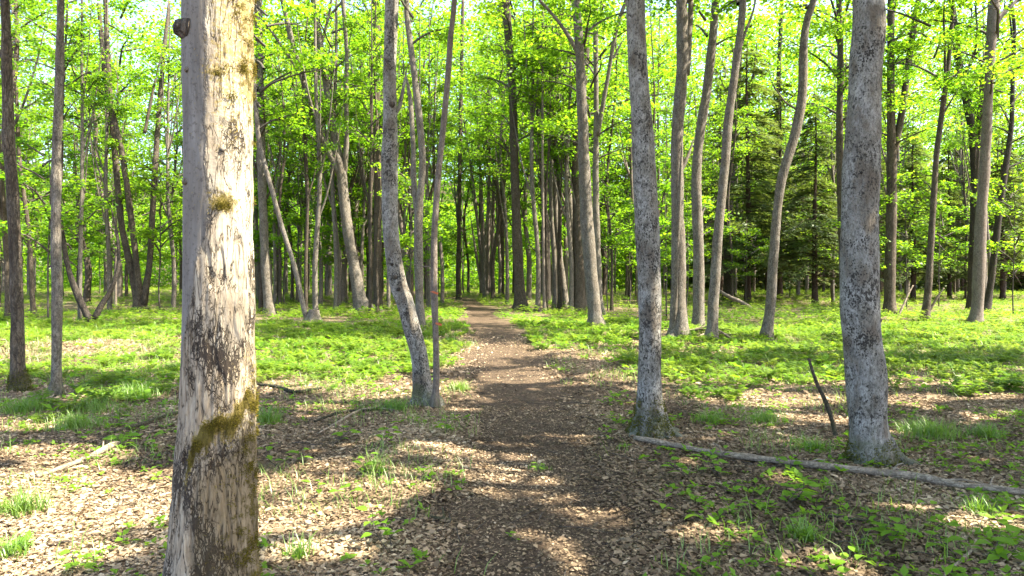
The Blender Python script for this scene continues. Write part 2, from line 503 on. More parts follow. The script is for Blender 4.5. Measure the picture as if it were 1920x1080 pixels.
def leaf_mesh(name, p, d, n, l, rnd, mat, wr=.78):
    v, q = leaf_quads(p, d, n, l, l * wr)
    m = make_mesh(name, v, q, {'rnd': np.repeat(rnd, 4)})
    m.materials.append(mat)
    return m

CROWN_LIB = []
for i, (Hc, Rc, nl, ls) in enumerate([(9.5, 2.7, 3700, .135), (10.5, 2.4, 3500, .135), (8.5, 2.9, 3800, .135), (11, 2.5, 3700, .135)]):
    lm, *lf = gen_crown(100 + i, Hc, Rc, nl, ls, nlimb=18)
    CROWN_LIB.append((lm.mesh('branches', BARK['limb'], True), leaf_mesh('crown', *lf, LEAF)))
SAP_LIB = []
for i, (Hc, Rc, nl, ls) in enumerate([(4.2, 1.6, 1900, .125), (3.4, 1.4, 1600, .12), (5.2, 1.8, 2300, .13)]):
    lm, *lf = gen_crown(200 + i, Hc, Rc, nl, ls, nlimb=13, low=.5, spread=.16)
    CL = catmull([[0, 0, -1.6], [.06, .02, -.6], [0, 0, .2], [.05, -.04, Hc * .6], [.02, .03, Hc]], 14)
    v, q = tube(CL, np.linspace(.03, .008, 14), 6)
    tk = MB(); tk.add(v, q)
    SAP_LIB.append((tk.mesh('trunk', BARK['limb'], True), lm.mesh('branches', BARK['limb'], True), leaf_mesh('crown', *lf, LEAF)))

# sun flecks wanted on the forest floor: (x, y, rx, ry); gaps in the canopy are left where the sun must come through
FLECKS = []
def fl(px, py, wx, hy):
    x, d = gp(px, py)
    d0, d1 = CAM_H * FPX / (py + hy - HY), CAM_H * FPX / (max(py - hy, 525) - HY)
    FLECKS.append((x, (d0 + d1) / 2, wx / FPX * d, (d1 - d0) / 2))
for a in [(230, 930, 170, 50), (570, 950, 125, 36), (560, 900, 80, 20), (730, 915, 55, 22), (60, 900, 110, 30), (120, 850, 120, 14), (60, 1050, 90, 20), (600, 1030, 70, 12),
          (965, 895, 75, 26), (890, 834, 130, 13), (985, 697, 70, 13), (1070, 804, 34, 4), (640, 865, 50, 8), (880, 870, 60, 10),
          (1530, 782, 65, 9), (1480, 745, 150, 7), (1380, 738, 90, 5), (1700, 748, 110, 7), (1850, 745, 60, 6), (1600, 705, 500, 16), (1850, 650, 300, 10), (1500, 655, 260, 9), (1450, 625, 200, 6),
          (150, 690, 110, 10), (250, 660, 80, 8), (90, 640, 120, 8), (200, 745, 70, 7), (150, 615, 160, 6), (40, 800, 60, 8), (930, 630, 40, 4), (1000, 655, 60, 4), (1240, 690, 60, 6), (700, 620, 130, 3),
          (1560, 1072, 70, 12), (1730, 945, 80, 9), (1130, 960, 40, 9), (1330, 1010, 60, 8), (1850, 980, 60, 9)]:
    fl(*a)
def lit(gx_, gy_):
    m = np.zeros(len(gx_), bool)
    wx = gx_ + (noise2(gx_, gy_, 2.2, 31) - .5) * .25
    wy = gy_ + (noise2(gx_, gy_, 2.2, 32) - .5) * .25
    for (x, y, rx, ry) in FLECKS:
        m |= ((wx - x) / (rx + .12)) ** 2 + ((wy - y) / (ry + .12)) ** 2 < 1
    m |= (noise2(gx_, gy_, 1.9, 33) * .55 + noise2(gx_, gy_, 4.6, 34) * .45) > .67
    # the lit side of the big foreground trunk, z .95 .. 3 m
    for z in np.linspace(.85, 3.2, 20):
        cx, cyy = -1.22 - SUNV[0] / SUNV[2] * z, 2.9 - SUNV[1] / SUNV[2] * z
        m |= ((gx_ - cx) / .16) ** 2 + ((gy_ - cyy) / .2) ** 2 < 1
    return m
def keep_fn(p):
    k = p[:, 2] / SUNV[2]
    return ~lit(p[:, 0] - SUNV[0] * k, p[:, 1] - SUNV[1] * k)

# ------------------------------------------------------------------ trees
def trunk_mod(seed, r0, flare, rough, lobes=5):
    ph = np.random.default_rng(seed).uniform(0, 6.28, 4)
    def mod(th, p):
        z = p[..., 2]
        lob = 1 + .5 * np.cos(lobes * th + ph[0]) + .35 * np.cos((lobes - 2) * th + ph[1])
        f = 1 + flare * np.exp(-np.maximum(z, -.1) / (.9 * r0 + .04)) * np.maximum(lob, .25)
        n = vnoise(p * np.array([3.2, 3.2, 1.3]) / (r0 * 4 + .3) * 1.5, seed) - .5
        n2 = vnoise(p * np.array([11, 11, 3.0]), seed + 1) - .5
        return f * (1 + rough * (n * .22 + n2 * .10))
    return mod

def path_world(pts, d, bx, by):
    """photo pixels (x, y, width) at depth d -> local points and radii relative to the tree base"""
    p = np.array(pts, float)
    X = (p[:, 0] - 960) / FPX * d - bx
    Z = CAM_H + (HY - p[:, 1]) / FPX * d
    return np.stack([X, np.zeros(len(p)), Z], 1), p[:, 2] / FPX * d / 2 * .86

TREE_COUNT = [0]
def tree(label, bark, stem, forks=(), d=None, crown=None, cz=None, group='forest trees beside the trail', seg=None, flare=.26, rough=1.0,
         extend=True, name='broadleaf_tree', lean_y=0.0, cscale=1.0, dead=False, cat='tree'):
    TREE_COUNT[0] += 1
    k = TREE_COUNT[0]
    r = np.random.default_rng(500 + k)
    px, py, w = stem[0]
    if d is None: d = CAM_H * FPX / (py - HY)
    bx, by = (px - 960) / FPX * d, d
    gz = float(hgt(bx, by))
    root = thing(name, label, cat, (bx, by, gz), group)
    top_vis = CAM_H + HY / FPX * d
    P0, R0 = path_world(stem, d, bx, by)
    P0[:, 2] -= gz
    def finish(P, Rr, zend, rend):
        P = [*P]; Rr = [*Rr]
        dirv = unit(P[-1] - P[-2])
        z = P[-1][2]
        while z < zend - .3:
            dirv = unit(dirv * .7 + np.array([r.normal(0, .05), r.normal(0, .05), .45]))
            step = min(1.4, zend - z + .05)
            P.append(P[-1] + dirv * step); z = P[-1][2]
        n_new = len(P) - len(Rr)
        if n_new: Rr += list(np.linspace(Rr[-1], rend, n_new + 1)[1:])
        return np.array(P), np.array(Rr)
    cb = cz if cz is not None else max(top_vis + (.25 if d < 11 else -.5), 5.2) if d < 16 else r.uniform(5.0, 7.5)
    ztop = cb + 7.5 * cscale
    # root end goes into the soil
    P0 = np.vstack([[P0[0][0], 0, -.25], P0]); R0 = np.concatenate([[R0[0] * 1.02], R0])
    if P0[1][2] > -.05: P0[1][2] = max(P0[1][2], .02)
    if extend:
        P0, R0 = finish(P0, R0, ztop, .02)
    P0[:, 1] += lean_y * np.maximum(P0[:, 2], 0)
    near = d < 11
    sg = seg or (40 if near else 20 if d < 26 else 12)
    L = P0[-1][2]
    C = catmull(np.hstack([P0, R0[:, None]]), int(np.clip(L * (14 if near else 6), 24, 220)))
    mb = MB()
    v, q = tube(C[:, :3], np.maximum(C[:, 3], .006), sg, trunk_mod(k, R0[1], flare, rough))
    mb.add(v, q)
    for f in forks:
        Pf, Rf = path_world(f, d, bx, by); Pf[:, 2] -= gz
        # start inside the trunk, swing a little out of the picture plane
        s = r.choice([-1, 1]) * r.uniform(.05, .18)
        if extend and Pf[-1][2] > top_vis - gz - .5: Pf, Rf = finish(Pf, Rf, ztop * r.uniform(.75, .95), .02)
        else: Rf[-1] *= .25
        Pf[:, 1] += s * np.maximum(Pf[:, 2] - Pf[0][2], 0) + lean_y * Pf[:, 2]
        Cf = catmull(np.hstack([Pf, Rf[:, None]]), 30 if d > 15 else 50)
        v, q = tube(Cf[:, :3], np.maximum(Cf[:, 3], .005), max(8, sg // 2), trunk_mod(k + 40, .1, 0, rough))
        mb.add(v, q)
    mb.build('trunk', BARK[bark] if isinstance(bark, str) else bark, root, smooth=True)
    if crown is not False:
        zc = cb - gz
        ax = np.array([np.interp(zc, C[:, 2], C[:, 0]), np.interp(zc, C[:, 2], C[:, 1]), zc])
        rz = r.uniform(0, 6.28)
        if d < 14:
            lm, *lf = gen_crown(900 + k, 6.5, 2.6, 9000, .15, nlimb=15, keep=keep_fn, origin=ax + np.array([bx, by, gz]))
            lm.build('branches', BARK['limb'], root, True, ax)
            link('crown', leaf_mesh('crown', *lf, LEAF), root, ax)
        else:
            bmesh_, lmesh = CROWN_LIB[k % len(CROWN_LIB)]
            for nm, me in (('branches', bmesh_), ('crown', lmesh)):
                o = link(nm, me, root, ax)
                o.rotation_euler = (0, 0, rz)
                s = r.uniform(.85, 1.1) * cscale
                o.scale = (s, s, s * r.uniform(.9, 1.1))
    return root, C, d

# ---- the big sunlit trunk in the left foreground
def big_bark():
    m = Mat('old_beech_bark')
    tc = m.n('TexCoord').outputs['Object']
    xyz = m.n('SeparateXYZ', {0: tc})
    x, z = xyz.outputs[0], xyz.outputs[2]
    st = m.n('Mapping', {'Vector': tc, 'Scale': (1, 1, .13)}).outputs[0]
    st2 = m.n('Mapping', {'Vector': tc, 'Scale': (1, 1, .4)}).outputs[0]
    warp = m.n('TexNoise', {'Vector': tc, 'Scale': 7.0, 'Detail': 4.0}).outputs['Color']
    sw = m.n('VectorMath', {0: st, 1: m.n('VectorMath', {0: warp, 'Scale': .06}, operation='SCALE').outputs[0]}, operation='ADD').outputs[0]
    pv = m.n('Mapping', {'Vector': tc, 'Scale': (1, 1, .30)}).outputs[0]
    pw = m.n('VectorMath', {0: pv, 1: m.n('VectorMath', {0: m.n('TexNoise', {'Vector': tc, 'Scale': 22.0, 'Detail': 4.0}).outputs['Color'], 'Scale': .030}, operation='SCALE').outputs[0]}, operation='ADD').outputs[0]
    plate = m.n('Attribute', attribute_name='plate').outputs['Fac']
    wv = m.math('ADD', m.noise(st2, 7, 5, .65), m.math('MULTIPLY', m.math('SUBTRACT', plate, .75), .10))
    def cells(sc, amp):
        e = m.n('TexVoronoi', {'Vector': pw, 'Scale': sc}, feature='DISTANCE_TO_EDGE').outputs['Distance']
        return m.ramp(m.math('SUBTRACT', e, m.math('MULTIPLY', m.math('SUBTRACT', wv, .555), amp)), [(.0, 0.), (.09, 1.)])
    ca = cells(58.0, 1.3); cb = cells(105.0, .9)
    ln = m.n('TexNoise', {'Vector': st, 'Scale': 30.0, 'Detail': 5.0, 'Distortion': .4}).outputs[0]
    lines = m.ramp(m.math('ABSOLUTE', m.math('SUBTRACT', ln, .5)), [(.0, .1), (.016, 1.)])
    crack = m.math('MULTIPLY', m.math('MULTIPLY', ca, cb), lines)
    wr = m.noise(m.n('Mapping', {'Vector': tc, 'Scale': (1, 1, 2.2)}).outputs[0], 22, 6, .7)
    pn = m.noise(st2, 9, 6, .7)
    old = m.n('Attribute', attribute_name='rnd').outputs['Fac']           # 1 = cracked old bark, 0 = smooth skin plus the shaded side painted grey
    oldm = m.ramp(m.math('ADD', old, m.math('MULTIPLY', m.math('SUBTRACT', pn, .5), .9)), [(.42, 0.), (.56, 1.)])
    fine = m.noise(st, 60, 6, .75)
    smooth_shade_c = m.mix(m.ramp(m.noise(st, 16, 7, .75), [(.35, 0.), (.65, 1.)]), (.115, .104, .09), (.25, .232, .205))
    smooth_shade_c = m.mix(m.ramp(m.noise(st2, 3.2, 5, .65), [(.42, 0.), (.6, .6)]), smooth_shade_c, (.17, .145, .115))
    smooth_shade_c = m.mix(m.ramp(m.noise(tc, 55, 5, .7), [(.54, 0.), (.62, .6)]), smooth_shade_c, (.075, .062, .05))
    old_c = m.mix(m.ramp(fine, [(.35, 0.), (.65, 1.)]), (.20, .15, .098), (.44, .37, .27))
    old_c = m.mix(m.ramp(m.noise(st2, 3.3, 4, .6), [(.45, 0.), (.62, .8)]), old_c, (.50, .445, .345))
    cf = m.math('SUBTRACT', 1.0, crack)
    old_c = m.mix(m.math('MULTIPLY', cf, .95), old_c, (.035, .026, .02))
    col = m.mix(oldm, smooth_shade_c, old_c)
    # moss and the dark damp foot
    mz = m.n('Attribute', attribute_name='moss').outputs['Fac']
    mo = m.ramp(m.math('ADD', mz, m.math('MULTIPLY', m.math('SUBTRACT', m.noise(tc, 24, 6, .75), .5), 1.3)), [(.50, 0.), (.62, 1.)])
    mossc = m.mix(m.noise(tc, 90, 4, .7), (.075, .06, .015), (.20, .155, .035))
    dz = m.n('Attribute', attribute_name='damp').outputs['Fac']
    dm = m.ramp(m.math('ADD', dz, m.math('MULTIPLY', m.math('SUBTRACT', m.noise(st2, 12, 6, .7), .5), 1.0)), [(.4, 0.), (.7, .8)])
    col = m.mix(dm, col, m.mix(m.math('MULTIPLY', fine, m.math('ADD', .25, m.math('MULTIPLY', crack, .9))), (.03, .022, .012), (.26, .19, .10)))
    yl = m.math('ADD', m.math('MULTIPLY', mz, m.math('SUBTRACT', .42, m.math('MULTIPLY', dz, .5))), m.noise(tc, 70, 5, .75))
    col = m.mix(m.ramp(yl, [(.625, 0.), (.70, .75)]), col, (.30, .225, .06))
    col = m.mix(mo, col, mossc)
    h = m.math('ADD', m.math('ADD', m.math('MULTIPLY', m.math('MULTIPLY', crack, oldm), 1.3), m.math('MULTIPLY', m.math('MULTIPLY', wr, oldm), m.math('SUBTRACT', .4, m.math('MULTIPLY', plate, .35)))), m.math('ADD', m.math('MULTIPLY', fine, m.math('ADD', m.math('MULTIPLY', oldm, .45), .22)), m.math('MULTIPLY', mo, m.noise(tc, 140, 3, .8))))
    bp = m.n('Bump', {'Height': h, 'Strength': .85, 'Distance': .012}).outputs[0]
    return m.done(m.n('BsdfPrincipled', {'Base Color': col, 'Roughness': .9, 'Normal': bp, 'Specular IOR Level': .2}).outputs[0])

def big_tree():
    d = 2.9
    rows = [(395, 1190, 196), (394, 1130, 180), (395, 1080, 170), (399, 1000, 162), (402, 900, 151), (406, 800, 143), (408, 700, 138), (408.5, 540, 133), (408, 400, 131.5), (408, 270, 131), (409, 0, 138)]
    bx = (395 - 960) / FPX * d
    gz = float(hgt(bx, d))
    root = thing('beech_tree', 'thick sunlit trunk with cracked peeling bark and golden moss in the left foreground', 'tree', (bx, d, gz), 'forest trees beside the trail')
    P, Rr = path_world(rows, d, bx, d)
    Rr = Rr * 1.11
    P[:, 2] -= gz
    P = np.vstack([[P[0][0], 0, -.3], P, [P[-1][0] + .02, .05, 4.2], [P[-1][0] - .05, .1, 6.5], [P[-1][0], .1, 9.5], [P[-1][0] + .1, 0, 13.0]])
    Rr = np.concatenate([[Rr[0] * 1.1], Rr, [.150, .14, .09, .02]])
    C = catmull(np.hstack([P, Rr[:, None]]), 1500)
    lo = C[C[:, 2] < 3.3]; lo = catmull(lo[::6], 620)
    hi = catmull(C[C[:, 2] >= 3.25][::12], 60)
    def old_mask(x, z):
        b = np.interp(z, [.2, .8, 1.0, 1.3, 1.5, 1.72, 1.8, 1.95, 2.66, 3.2], [-.16, -.15, -.13, -.085, -.045, .02, .03, .01, .015, .02])  # upper edge pushed right: grey covers smooth bark and paints the shaded side
        return np.clip(.5 + (x - b) * 9, 0, 1)
    def wz(x, z):
        q = np.stack([x * 26, z * 3, x * 0], -1)
        return (vnoise(q, 21) - .5) * .16 + (vnoise(q * 2.7, 22) - .5) * .08
    def moss_mask(x, y, z):
        front = y < .06
        a = np.maximum(sstep(.07, .14, x) * sstep(2.0, 2.3, z) * .52, sstep(-.02, .08, x) * sstep(1.85, 2.3, z) * .40)
        a = np.maximum(a, np.exp(-(((x - .07) / .055) ** 2 + ((z - 1.80) / .05) ** 2)) * .75)
        a = np.maximum(a, np.exp(-(((x - .06) / .06) ** 2 + ((z - 2.33) / .06) ** 2)) * .55)
        zc = np.interp(x, [-.06, 0, .06, .16], [.70, .86, .90, .95]) + wz(x, z)
        a = np.maximum(a, np.where(z > zc, np.exp(-(((z - zc) / .045) ** 2)), np.exp(-(((z - zc) / .11) ** 2))) * sstep(-.075, -.03, x) * .80)
        a = np.maximum(a, sstep(.02, .14, x) * sstep(zc + .02, zc - .1, z) * .44)
        a = np.maximum(a, sstep(.11, .16, x) * sstep(1.5, .9, z) * .50)
        return np.maximum(a, sstep(.45, .1, z) * sstep(-.02, .1, x) * .40)
    def mod(th, p):
        x, y, z = p[..., 0] - np.interp(p[..., 2], C[:, 2], C[:, 0]), p[..., 1], p[..., 2]
        om = old_mask(x, z)
        q = p * np.array([1, 1, .16])
        wob = (vnoise(p * 6, 3) - .5) * .12
        n1 = vnoise(q * 34 + wob[..., None] * 3, 5); n2 = vnoise(q * 70 + wob[..., None] * 4, 6)
        rid = np.minimum(1, np.abs(2 * n1 - 1) * 3.2)
        n3 = vnoise(p * np.array([2.6, 2.6, 1.1]), 8) - .5
        ph = np.sin(4 * th + 1.0) * .5 + np.sin(6 * th + .4) * .3
        fl_ = .965 + .10 * np.exp(-np.maximum(z, 0) / .22) * (1 + .8 * ph)
        plate = sstep(.35, .65, vnoise(p * np.array([15, 15, 6.0]), 12))
        return fl_ * (1 + n3 * .07 + om * (.050 * (sstep(.35, .95, rid) - .5) * sstep(2.3, 1.6, z) + .030 * (n2 - .5) + .034 * plate) + (1 - om) * .010 * (n2 - .5)) \
            + .05 * np.exp(-(((x - .0) / .10) ** 2 + ((z - .62) / .14) ** 2)) * (y < 0)
    mb_v, mb_q = tube(lo[:, :3], lo[:, 3], 320, mod, cap=False)
    hv, hq = tube(hi[:, :3], hi[:, 3], 40, trunk_mod(3, .15, 0, .6))
    V = np.vstack([mb_v, hv]); Q = np.vstack([mb_q, hq + len(mb_v)])
    cx = np.interp(V[:, 2], C[:, 2], C[:, 0])
    xl = V[:, 0] - cx
    om = old_mask(xl, V[:, 2]); mo = moss_mask(xl, V[:, 1], V[:, 2])
    zc_ = np.interp(xl, [-.06, 0, .06, .16], [.70, .86, .90, .95]) + wz(xl, V[:, 2])
    dp = sstep(.02, -.22, V[:, 2] - zc_) * sstep(-.10, .04, xl) * .72
    me = make_mesh('trunk', V, Q, {'rnd': om, 'moss': mo, 'damp': dp, 'plate': sstep(2.0, 1.55, V[:, 2]) * .8 + .2 * sstep(2.3, 2.6, V[:, 2])}, True)
    me.materials.append(big_bark())
    tr = link('trunk', me, root)
    # moss tufts with a thickness of their own
    r = np.random.default_rng(4)
    nv = len(mb_v)
    w = np.clip(mo[:nv] + (vnoise(V[:nv] * 24, 14) - .5) * 1.1 - .52, 0, 1) * (V[:nv, 1] < .12)
    pick = r.choice(nv, 17000, p=w / w.sum())
    c0 = V[pick]; out = unit(np.stack([c0[:, 0] - cx[:nv][pick], c0[:, 1], np.zeros(len(pick))], 1))
    c0 = c0 + r.normal(0, .004, c0.shape) + out * .003
    dd = unit(out + r.normal(0, .55, c0.shape) + np.array([0, 0, .15]))
    l = r.uniform(.004, .011, len(pick))
    MOSS = leaf_mat('golden_moss', (.07, .06, .013), (.21, .17, .03), (.1, .1, .015), (.26, .23, .03), .25, .0, .1)
    link('moss', leaf_mesh('moss', c0 + dd * l[:, None] * .4, dd, out + r.normal(0, .4, c0.shape), l, r.uniform(0, 1, len(pick)), MOSS, .4), root)
    # broken branch stub and small knots on the shaded side
    def knot(px, py, rad, ln, dirx, mat, nm, drop=0.0):
        z = CAM_H + (HY - py) / FPX * d - gz
        xo = (px - 960) / FPX * d - bx
        cxx = np.interp(z, C[:, 2], C[:, 0]); rr = np.interp(z, C[:, 2], C[:, 3])
        yo = -math.sqrt(max(rr * rr - min(abs(xo - cxx), rr * .97) ** 2, 0))
        o = unit(np.array([xo - cxx, yo, 0])) 
        o = unit(o + np.array([dirx, 0, drop]))
        p0 = np.array([xo, yo, z]) - o * .03
        pts = np.array([p0 + o * t for t in np.linspace(0, ln + .03, 9)])
        prof = np.interp(np.linspace(0, 1, 9), [0, .45, .85, 1], [1.7, 1.1, .95, .8]) * rad
        v, q = tube(pts, prof, 20, trunk_mod(int(px), rad, 0, 2.6))
        k = MB(); k.add(v, q, .8); k.build(nm, mat, root, True)
    knot(356, 66, .034, .020, -.25, BARK['brown'], 'branch_stub', .15)
    for (a, b, s) in [(374, 146, .013), (366, 346, .016), (440, 290, .010)]:
        knot(a, b, s, s * .08, 0, BARK['grey'], 'knot')
    ax = np.array([np.interp(5.6, C[:, 2], C[:, 0]), 0, 5.6])
    lm, *lf = gen_crown(77, 7, 2.9, 11000, .15, nlimb=16, keep=keep_fn, origin=ax + np.array([bx, d, gz]))
    lm.build('branches', BARK['limb'], root, True, ax)
    link('crown', leaf_mesh('crown', *lf, LEAF), root, ax)
big_tree()

T = tree
# ---- left side
T('slim straight trunk with mossy foot at the far left edge', 'brown', [(37, 735, 35), (34, 690, 27), (33, 640, 26), (31, 540, 24), (26, 400, 23), (16, 250, 23), (13, 125, 20), (9, 0, 17)], forks=[[(14, 190, 8), (2, 120, 6), (-20, 60, 4)]])
T('slim dark grey trunk standing just left of the thick cracked foreground trunk', 'grey', [(104, 740, 27), (105, 715, 21), (106, 700, 20), (107, 540, 21), (105, 450, 20), (106, 300, 19), (111, 150, 17), (114, 0, 14)])
T('thin leaning trunk partly hidden behind the far left trunk', 'brown', [(65, 592, 13), (61, 560, 10), (55, 450, 9), (47, 380, 8), (36, 290, 8), (28, 120, 6)])
T('small low tree split into a V of two curved dark stems at the left', 'dark', [(172, 606, 20), (163, 590, 15), (144, 550, 13), (130, 510, 11), (120, 460, 10), (112, 390, 8), (116, 300, 6)], forks=[[(176, 598, 13), (188, 572, 12), (202, 545, 10), (212, 500, 8), (205, 440, 6), (185, 380, 4)]], cscale=.6, cz=5)
T('clump of three slim stems rising from one base at the left', 'brown', [(262, 582, 34), (257, 560, 17), (245, 500, 14), (228, 420, 13), (215, 280, 12), (203, 130, 11), (198, 0, 9)],
  forks=[[(262, 572, 18), (260, 520, 14), (255, 450, 13), (240, 300, 12), (222, 210, 11), (212, 150, 10), (205, 20, 8)], [(268, 572, 18), (274, 500, 13), (273, 440, 13), (270, 330, 13), (268, 200, 11), (268, 60, 9), (270, 0, 8)], [(271, 250, 7), (285, 160, 5), (300, 80, 4)]])
T('straight grey trunk close behind the right side of the thick foreground trunk', 'grey', [(506, 587, 24), (503, 560, 20), (498, 500, 19), (491, 330, 18), (487, 150, 17), (484, 0, 16)])
T('thin sapling leaning left beside the small cut stump', 'grey', [(577, 603, 13), (570, 580, 11), (552, 500, 10), (530, 430, 10), (505, 340, 10), (487, 270, 10), (478, 180, 9), (472, 60, 7)])
T('large forked tree with three spreading limbs and roots on a raised mound', 'grey', [(682, 580, 38), (674, 560, 28), (668, 520, 25), (655, 450, 23), (645, 370, 23), (640, 320, 22), (632, 280, 19), (625, 240, 16), (612, 160, 15), (600, 80, 14), (588, 0, 13)],
  forks=[[(638, 325, 20), (618, 285, 15), (602, 255, 14), (586, 200, 13), (572, 150, 12), (556, 90, 12), (544, 30, 11), (538, 0, 10)], [(645, 330, 13), (651, 270, 11), (653, 180, 10), (655, 100, 9), (650, 0, 8)], [(575, 160, 7), (545, 110, 6), (505, 50, 5), (480, 10, 4)], [(600, 90, 7), (616, 40, 6), (625, 0, 5)]], d=24.6)
T('straight dark trunk directly behind the raised root mound', 'brown', [(708, 584, 26), (708, 560, 20), (708, 450, 18), (708, 250, 17), (706, 100, 16), (705, 0, 16)], d=27.5)
# ---- centre
T('pale leaning trunk with black spots left of the trail, bent towards its base', 'spotted', [(797, 752, 58), (793, 735, 42), (789, 700, 36), (784, 660, 35), (772, 615, 34), (758, 565, 36), (746, 530, 35), (738, 480, 33), (731, 400, 33), (731, 250, 34), (731, 125, 29), (735, 0, 30)], forks=[[(738, 215, 9), (748, 200, 9), (755, 165, 7), (762, 120, 5)]])
T('twisting grey trunk just behind the pale spotted leaning trunk', 'grey', [(792, 640, 30), (788, 600, 20), (785, 500, 19), (785, 400, 18), (792, 320, 15), (788, 240, 15), (780, 170, 14), (772, 100, 13), (764, 40, 13), (762, 0, 12)],
  forks=[[(784, 420, 13), (775, 350, 12), (771, 270, 11), (764, 180, 10), (752, 120, 9)]], d=18.0)
T('bare pale dead sapling with an orange paint mark leaning against the spotted trunk', 'pale', [(816, 750, 22), (817, 735, 16), (818, 670, 14), (816, 600, 14), (814, 530, 15), (814, 450, 14), (820, 350, 13), (831, 240, 13), (840, 140, 13), (846, 60, 12), (852, 0, 12)],
  forks=[[(814, 498, 4), (800, 500, 3), (775, 496, 2)]], crown=False, name='dead_sapling', d=7.75, extend=True)
T('thin upright sapling left of where the trail fades', 'brown', [(860, 560, 12), (860, 520, 10), (861, 400, 9), (863, 250, 9), (866, 100, 8), (868, 0, 7)])
T('fan of many thin stems springing from one base at the end of the trail', 'pale', [(912, 554, 15), (911, 530, 9), (906, 450, 8), (902, 350, 7), (896, 240, 6), (890, 120, 5)],
  forks=[[(908, 548, 9), (898, 450, 7), (888, 360, 6), (875, 270, 5), (862, 190, 4)], [(914, 548, 9), (916, 440, 8), (918, 330, 7), (921, 200, 6)], [(917, 548, 8), (924, 450, 7), (927, 350, 6), (938, 240, 5)], [(905, 548, 8), (893, 480, 6), (880, 400, 5)]], d=40)
T('slender trunk just left of the tall dark trunk at the trail bend', 'brown', [(940, 557, 16), (940, 530, 13), (941, 420, 12), (944, 250, 11), (940, 100, 10), (938, 0, 9)])
T('tall dark trunk beside the right edge of the trail at its bend', 'brown', [(978, 581, 36), (976, 560, 25), (972, 500, 22), (966, 350, 19), (962, 200, 17), (955, 90, 18), (948, 0, 17)], forks=[[(953, 70, 9), (944, 30, 8), (940, 0, 7)]])
T('very thin pale pole right of the dark trunk at the trail bend', 'pale', [(1022, 584, 9), (1020, 550, 7), (1018, 400, 6), (1017, 200, 5), (1018, 60, 4)], cscale=.6)
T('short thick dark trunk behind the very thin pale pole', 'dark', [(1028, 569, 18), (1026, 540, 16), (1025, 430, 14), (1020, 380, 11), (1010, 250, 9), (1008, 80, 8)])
T('slim grey trunk leaning left between the thin pale pole and the dark pair', 'grey', [(1061, 576, 17), (1057, 540, 13), (1050, 480, 12), (1043, 410, 11), (1040, 300, 9), (1048, 150, 8), (1050, 0, 7)])
T('dark straight trunk hidden against the grey trunk with side limbs', 'brown', [(1087, 582, 34), (1086, 560, 27), (1085, 480, 25), (1083, 380, 23), (1082, 270, 20), (1098, 120, 15), (1101, 0, 13)])
T('grey trunk right of the trail with a long limb reaching up left', 'grey', [(1119, 612, 38), (1116, 590, 29), (1110, 530, 28), (1104, 460, 28), (1098, 380, 27), (1095, 300, 25), (1092, 220, 23), (1088, 120, 20), (1084, 50, 19), (1080, 0, 19)],
  forks=[[(1087, 108, 11), (1072, 80, 9), (1050, 48, 8), (1025, 20, 7), (1008, 0, 6)]])
T('slim trunk with a Y fork just right of the grey limbed trunk', 'grey', [(1124, 590, 22), (1122, 540, 17), (1119, 440, 15), (1117, 340, 14), (1118, 220, 11), (1117, 100, 11), (1117, 0, 10)], forks=[[(1119, 255, 12), (1128, 205, 10), (1137, 150, 9), (1150, 70, 9), (1167, 15, 8), (1175, -30, 7)], [(1150, 110, 5), (1160, 90, 4), (1172, 70, 3)]], d=23.5)
T('thick pale trunk with mossy flared foot at the right edge of the trail', 'spotted', [(1222, 806, 78), (1221, 785, 66), (1219, 755, 58), (1218, 700, 54), (1219, 620, 52), (1217, 540, 51), (1214, 440, 50), (1209, 340, 49), (1204, 250, 47), (1197, 125, 42), (1191, 0, 42)], flare=.22)
T('upright trunk in two close stems behind the mossy footed trunk', 'grey', [(1272, 634, 44), (1272, 610, 36), (1272, 540, 33), (1271, 440, 29), (1270, 340, 26), (1271, 240, 25), (1279, 120, 26), (1278, 0, 24)],
  forks=[[(1288, 140, 14), (1295, 60, 13), (1299, 0, 12)], [(1262, 632, 22), (1261, 540, 14), (1262, 420, 11), (1263, 280, 9)], [(1273, 330, 9), (1292, 290, 7), (1305, 255, 5)]])
T('slightly bowed grey trunk second from the mossy footed trunk', 'grey', [(1308, 618, 32), (1309, 600, 26), (1310, 520, 24), (1308, 420, 22), (1306, 340, 20), (1311, 260, 21), (1325, 170, 20), (1336, 75, 18), (1342, 0, 17)])
T('smooth trunk leaning right, rightmost of the close group of three', 'grey', [(1332, 638, 28), (1335, 610, 23), (1341, 520, 22), (1347, 430, 20), (1358, 320, 19), (1366, 220, 19), (1376, 150, 17), (1386, 75, 16), (1393, 0, 15)], forks=[[(1383, 110, 6), (1400, 60, 6), (1416, 20, 5), (1424, -10, 4)]])
T('dark trunk in the shade of the conifers behind the leaning smooth trunk', 'dark', [(1366, 562, 27), (1366, 520, 21), (1366, 440, 19), (1369, 350, 17), (1378, 250, 15), (1384, 150, 14), (1388, 40, 12)], forks=[[(1382, 215, 10), (1398, 180, 9), (1410, 145, 7), (1415, 80, 5)]])
